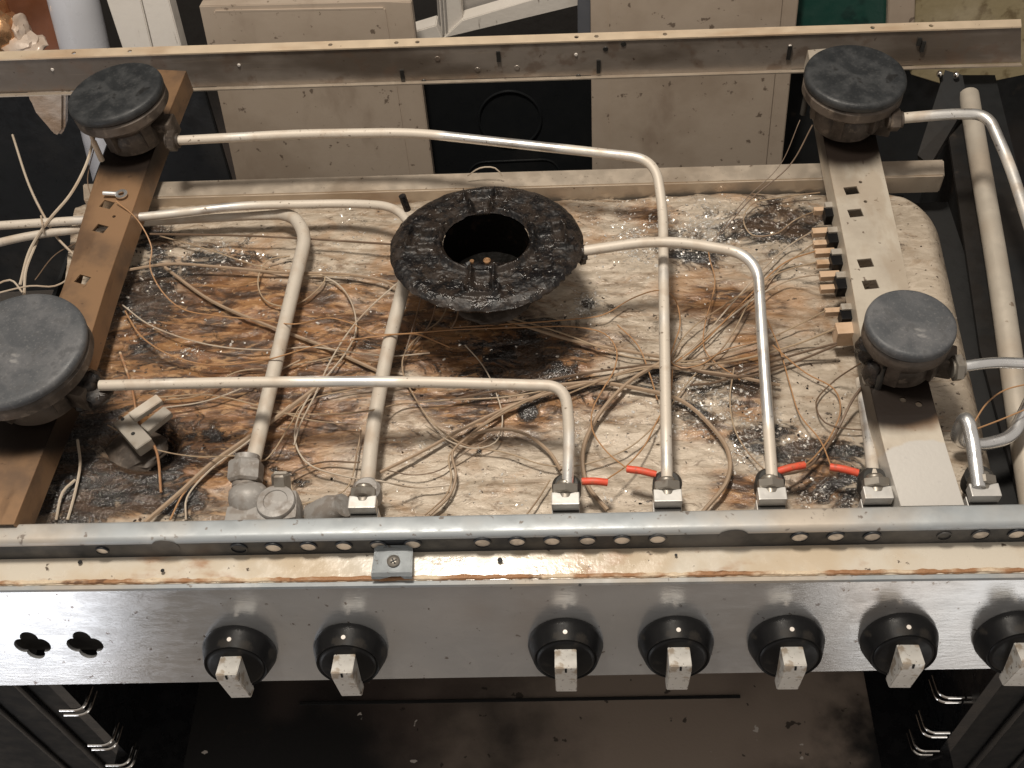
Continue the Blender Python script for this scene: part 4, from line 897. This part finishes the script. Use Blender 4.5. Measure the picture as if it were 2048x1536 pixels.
for i, x in enumerate((xL, xRr)):
    s = -1 if i == 0 else 1
    bm = bmesh.new(); add_prism(bm, [Vector((x - s * .002, -.10, ZO + .0005)), Vector((x + s * .06, -.10, ZO + .03)), Vector((x + s * .06, -.10, ZO - .01)), Vector((x - s * .002, -.10, ZO - .01))], Vector((0, .55, 0))); from_bm('oven_liner', bm, 'enamel_oven', K)
    x += s * .05
    bm = bmesh.new(); add_box(bm, (x + s * .006, .2, (ZO - .09) / 2), (.012, .52, abs(ZO + .09))); from_bm('oven_wall', bm, 'enamel_oven', K)
    bm = bmesh.new(); xa, xb = x + s * .013, x + s * .30
    add_box(bm, ((xa + xb) / 2, yo + .03, -.46), (abs(xb - xa), .012, .72), None, .003); of_ = from_bm('oven_frame', bm, 'oven_frame', K)
    for dx, rr_ in ((.07, .004), (.115, .003)):
        bm = bmesh.new(); add_tube(bm, [Vector((x + s * dx, yo + .022, -.1)), Vector((x + s * dx, yo + .022, -.8))], rr_, 10); from_bm('door_seal', bm, 'enamel_oven', of_, smooth=True)
bm = bmesh.new(); add_box(bm, ((xL + xRr) / 2, .2, -.087), (xRr - xL + .14, .5, .004)); from_bm('oven_roof', bm, 'enamel_oven', K)
bm = bmesh.new(); add_box(bm, ((xL + xRr) / 2, .46, -.22), (xRr - xL + .12, .01, .3)); from_bm('oven_back', bm, 'enamel_oven', K)
# shelf guides: pairs of chrome loops
def guide(x, s, z, y):
    for dz in (0, -.011):
        pts = [Vector((x + s * .002, y, z + dz)), Vector((x - s * .020, y, z + dz)), Vector((x - s * .022, y + .022, z + dz))]
        tube('shelf_guide', fillet(pts, .009), .0015, 'chrome', K, 8)
for (u, v) in [(1898, 1395), (1870, 1465), (1850, 1502)]:
    r = ray(u, v); t = (xRr + .035 - C0.x) / r.x; p = C0 + r * t; guide(xRr + .047, 1, p.z, p.y)
for (u, v) in [(150, 1420), (205, 1490), (240, 1530)]:
    r = ray(u, v); t = (xL - .035 - C0.x) / r.x; p = C0 + r * t; guide(xL - .047, -1, p.z, p.y)
# cooker feet/body below so that it stands on the floor
bm = bmesh.new(); add_box(bm, (0, .26, (ZO - .006 + FZ) / 2 - .03), (.98, .54, (ZO - .006 - FZ) - .07)); from_bm('plinth', bm, 'side_dark', K)
for sx in (-.44, .44):
    for yy in (.05, .48):
        bm = bmesh.new(); add_lathe(bm, [(.02, 0), (.018, .06)], 16, Matrix.Translation((sx, yy, FZ))); from_bm('foot', bm, 'blackplastic', K)
# ------------------------------------------------------------------ things behind
LN = .16
def bp(u, v, y0=.70, lean=LN):                      # point on a leaning plane behind the cooker
    n = Vector((0, 1, -lean)).normalized(); return PN(u, v, (0, y0, -.3), n)
def slab(name, quad, y0, mat, th=.02, label=None, cat=None, lean=LN, group=None, parent=None):
    n = Vector((0, 1, -lean)).normalized()
    bm = bmesh.new(); add_prism(bm, [bp(u, v, y0, lean) for u, v in quad], n * th); bmesh.ops.bevel(bm, geom=list(bm.edges), offset=.0012, segments=2, affect='EDGES')
    o = from_bm(name, bm, mat, parent)
    if label: tag(o, label, cat, group)
    return o
def ext(u1, v1, u2, v2, v): return (u1 + (u2 - u1) * (v - v1) / (v2 - v1), v)
# left beige panel
def beige(qs, raised, label, y0):
    o = slab('steel_panel', qs, y0, 'beige_panel', .018, label, 'panel', group='beige panels standing behind the cooker')
    n = Vector((0, 1, -LN)).normalized()
    bm = bmesh.new(); add_prism(bm, [bp(u, v, y0) - n * .0002 for u, v in raised], -n * .0018); bmesh.ops.bevel(bm, geom=list(bm.edges), offset=.002, segments=2, affect='EDGES'); from_bm('raised_field', bm, 'beige_panel', o)
    return o
beige([(398, 12), (768, 4), (822, 4), (905, 640), (535, 650)], [(428, 20), (770, 14), (865, 645), (560, 648)], 'beige metal panel with water stains, standing behind the left half of the cooker', .70)
beige([(1180, -120), (1610, -120), (1530, 650), (1188, 650)], [(1216, -110), (1575, -110), (1500, 640), (1226, 640)], 'beige speckled metal panel, standing behind the long bend of the gas pipe', .70)
bpn = slab('black_panel', [(760, 100), (1190, 88), (1195, 650), (855, 650)], .73, 'black_panel', .01, 'black pressed metal sheet with an embossed circle', 'panel')
c = bp(1020, 238, .73); n = Vector((0, 1, -LN)).normalized(); bm = bmesh.new(); rad = (bp(1082, 238, .73) - c).length
ring = [c - n * .0012 + (Vector((1, 0, 0)) * math.cos(a) + n.cross(Vector((1, 0, 0))) * math.sin(a)) * rad for a in [k / 60 * 2 * math.pi for k in range(61)]]
add_tube(bm, ring, .0018, 8); from_bm('embossed_ring', bm, 'black_panel', bpn, smooth=True)
bm = bmesh.new(); add_tube(bm, fillet([bp(930, 372, .73), bp(945, 325, .73), bp(1110, 318, .73), bp(1130, 372, .73)], .02), .0015, 8); from_bm('embossed_rib', bm, 'black_panel', bpn, smooth=True)
# grey post, dark thing, frames above
slab('grey_batten', [(1155, -100), (1182, -100), (1182, 120), (1156, 120)], .72, 'grey_strip', .02, 'thin blue grey batten beside the right beige panel', 'batten')
# white pair of boards
slab('white_board', [(180, -100), (258, -100), (312, 130), (256, 130)], .66, 'white_wood', .02, 'flaking white board, left of the touching pair', 'board', group='white boards leaning behind the cooker', lean=.3)
slab('white_board', [(260, -100), (312, -100), (372, 130), (315, 130)], .66, 'white_wood', .025, 'flaking white board, right of the touching pair', 'board', group='white boards leaning behind the cooker', lean=.3)
# leaning white cabinet door frame
fr_root = slab('cabinet_door', [(900, -150), (1250, -190), (1250, -40), (920, 66)], .80, 'grey_wood', .01, 'grey white framed cabinet door leaning at an angle', 'door')
slab('door_stile', [(855, -150), (905, -150), (925, 40), (884, 78)], .77, 'white_wood', .03, parent=fr_root)
for k, uo in enumerate((872, 879, 886)):
    a, b = bp(uo - 6, -150, .768), bp(uo + 8, 70, .768); bm = bmesh.new(); add_tube(bm, [a, b], .0014, 6); from_bm('moulding', bm, 'grey_wood', fr_root)
slab('door_rail', [(925, 40), (1150, -25), (1250, -60), (1250, 0), (1165, 8), (884, 78)], .765, 'white_wood', .03, parent=fr_root)
slab('white_block', [(812, 68), (872, 50), (884, 76), (884, 140), (812, 140)], .75, 'white_wood', .03, 'small white painted board end under the cabinet door', 'board')
# cylinder bottle
a, b = bp(125, -90, .72, .3), bp(178, 130, .72, .3); dv = (b - a)
bm = bmesh.new(); Lb = dv.length; rbt = .032
add_lathe(bm, [(rbt * .5, -.01), (rbt * .85, .0), (rbt, .015), (rbt, Lb * .5), (rbt * .98, Lb), (rbt, Lb * 2.2), (rbt * .9, Lb * 2.25)], 40, frame(dv, loc=a)); tag(from_bm('plastic_tube', bm, 'bottle', smooth=True), 'pale grey plastic tube leaning beside the white boards', 'tube')
slab('red_board', [(-60, -120), (150, -120), (210, 130), (-60, 130)], .80, 'orange_board', .02, 'rust red board behind the copper pot', 'board', lean=.3)
# copper pot with crumpled paper
cpt = empty('copper_pot', bp(0, 90, .74), 'shiny copper pot wrapped in crumpled brown paper', 'pot')
lump('pot_body', [(bp(-5, 65, .74, .3), (.036, .03, .034)), (bp(-30, 20, .74, .3), (.03, .03, .03))], 'copper', cpt, .004)
lump('paper_wrap', [(bp(35, 85, .73, .3), (.030, .02, .010)), (bp(60, 92, .73, .3), (.024, .02, .007)), (bp(45, 60, .74, .3), (.008, .02, .022))], 'wrap', cpt, .0045, 8)
lump('knob', [(bp(28, 38, .735, .3), (.0035, .0035, .0035))], 'chrome', cpt, 0)
# paper bag end seen below the rear rail
bm = bmesh.new(); q0 = [PY(u, v, .66) for u, v in [(50, 150), (130, 150), (129, 262), (118, 276), (104, 270), (72, 225), (54, 198)]]
add_prism(bm, q0, Vector((0, .02, 0))); bmesh.ops.bevel(bm, geom=list(bm.edges), offset=.004, segments=3, affect='EDGES'); from_bm('paper_bag', bm, 'wrap', None, smooth=True)
tag(bpy.context.scene.objects['paper_bag'], 'pale crumpled bag end showing through the gap at the far left', 'bag')
# left inner side of the cooker rear
slab('dark_sheet', [(-200, 170), (400, 150), (520, 560), (-300, 600)], .90, 'black_panel', .01, 'plain black sheet standing behind the left beige panel', 'panel')
# green crate, olive board, pale batten
slab('green_crate', [(1596, -120), (1785, -120), (1776, 110), (1590, 110)], .72, 'green', .05, 'dark green crate behind the rear right burner', 'crate')
slab('pale_batten', [(1782, -120), (1835, -120), (1826, 130), (1772, 130)], .71, 'beige_panel', .02, 'narrow pale batten between green crate and mossy board', 'batten')
slab('mossy_board', [(1830, -120), (2300, -160), (2300, 100), (1995, 160), (1920, 180), (1822, 150)], .715, 'olive', .02, 'olive brown mossy board at the right', 'board')
slab('dark_backboard', [(1560, 130), (2300, 60), (2400, 620), (1530, 620)], .76, 'side_dark', .02, 'dark grey sheet behind the right rear burner', 'panel')
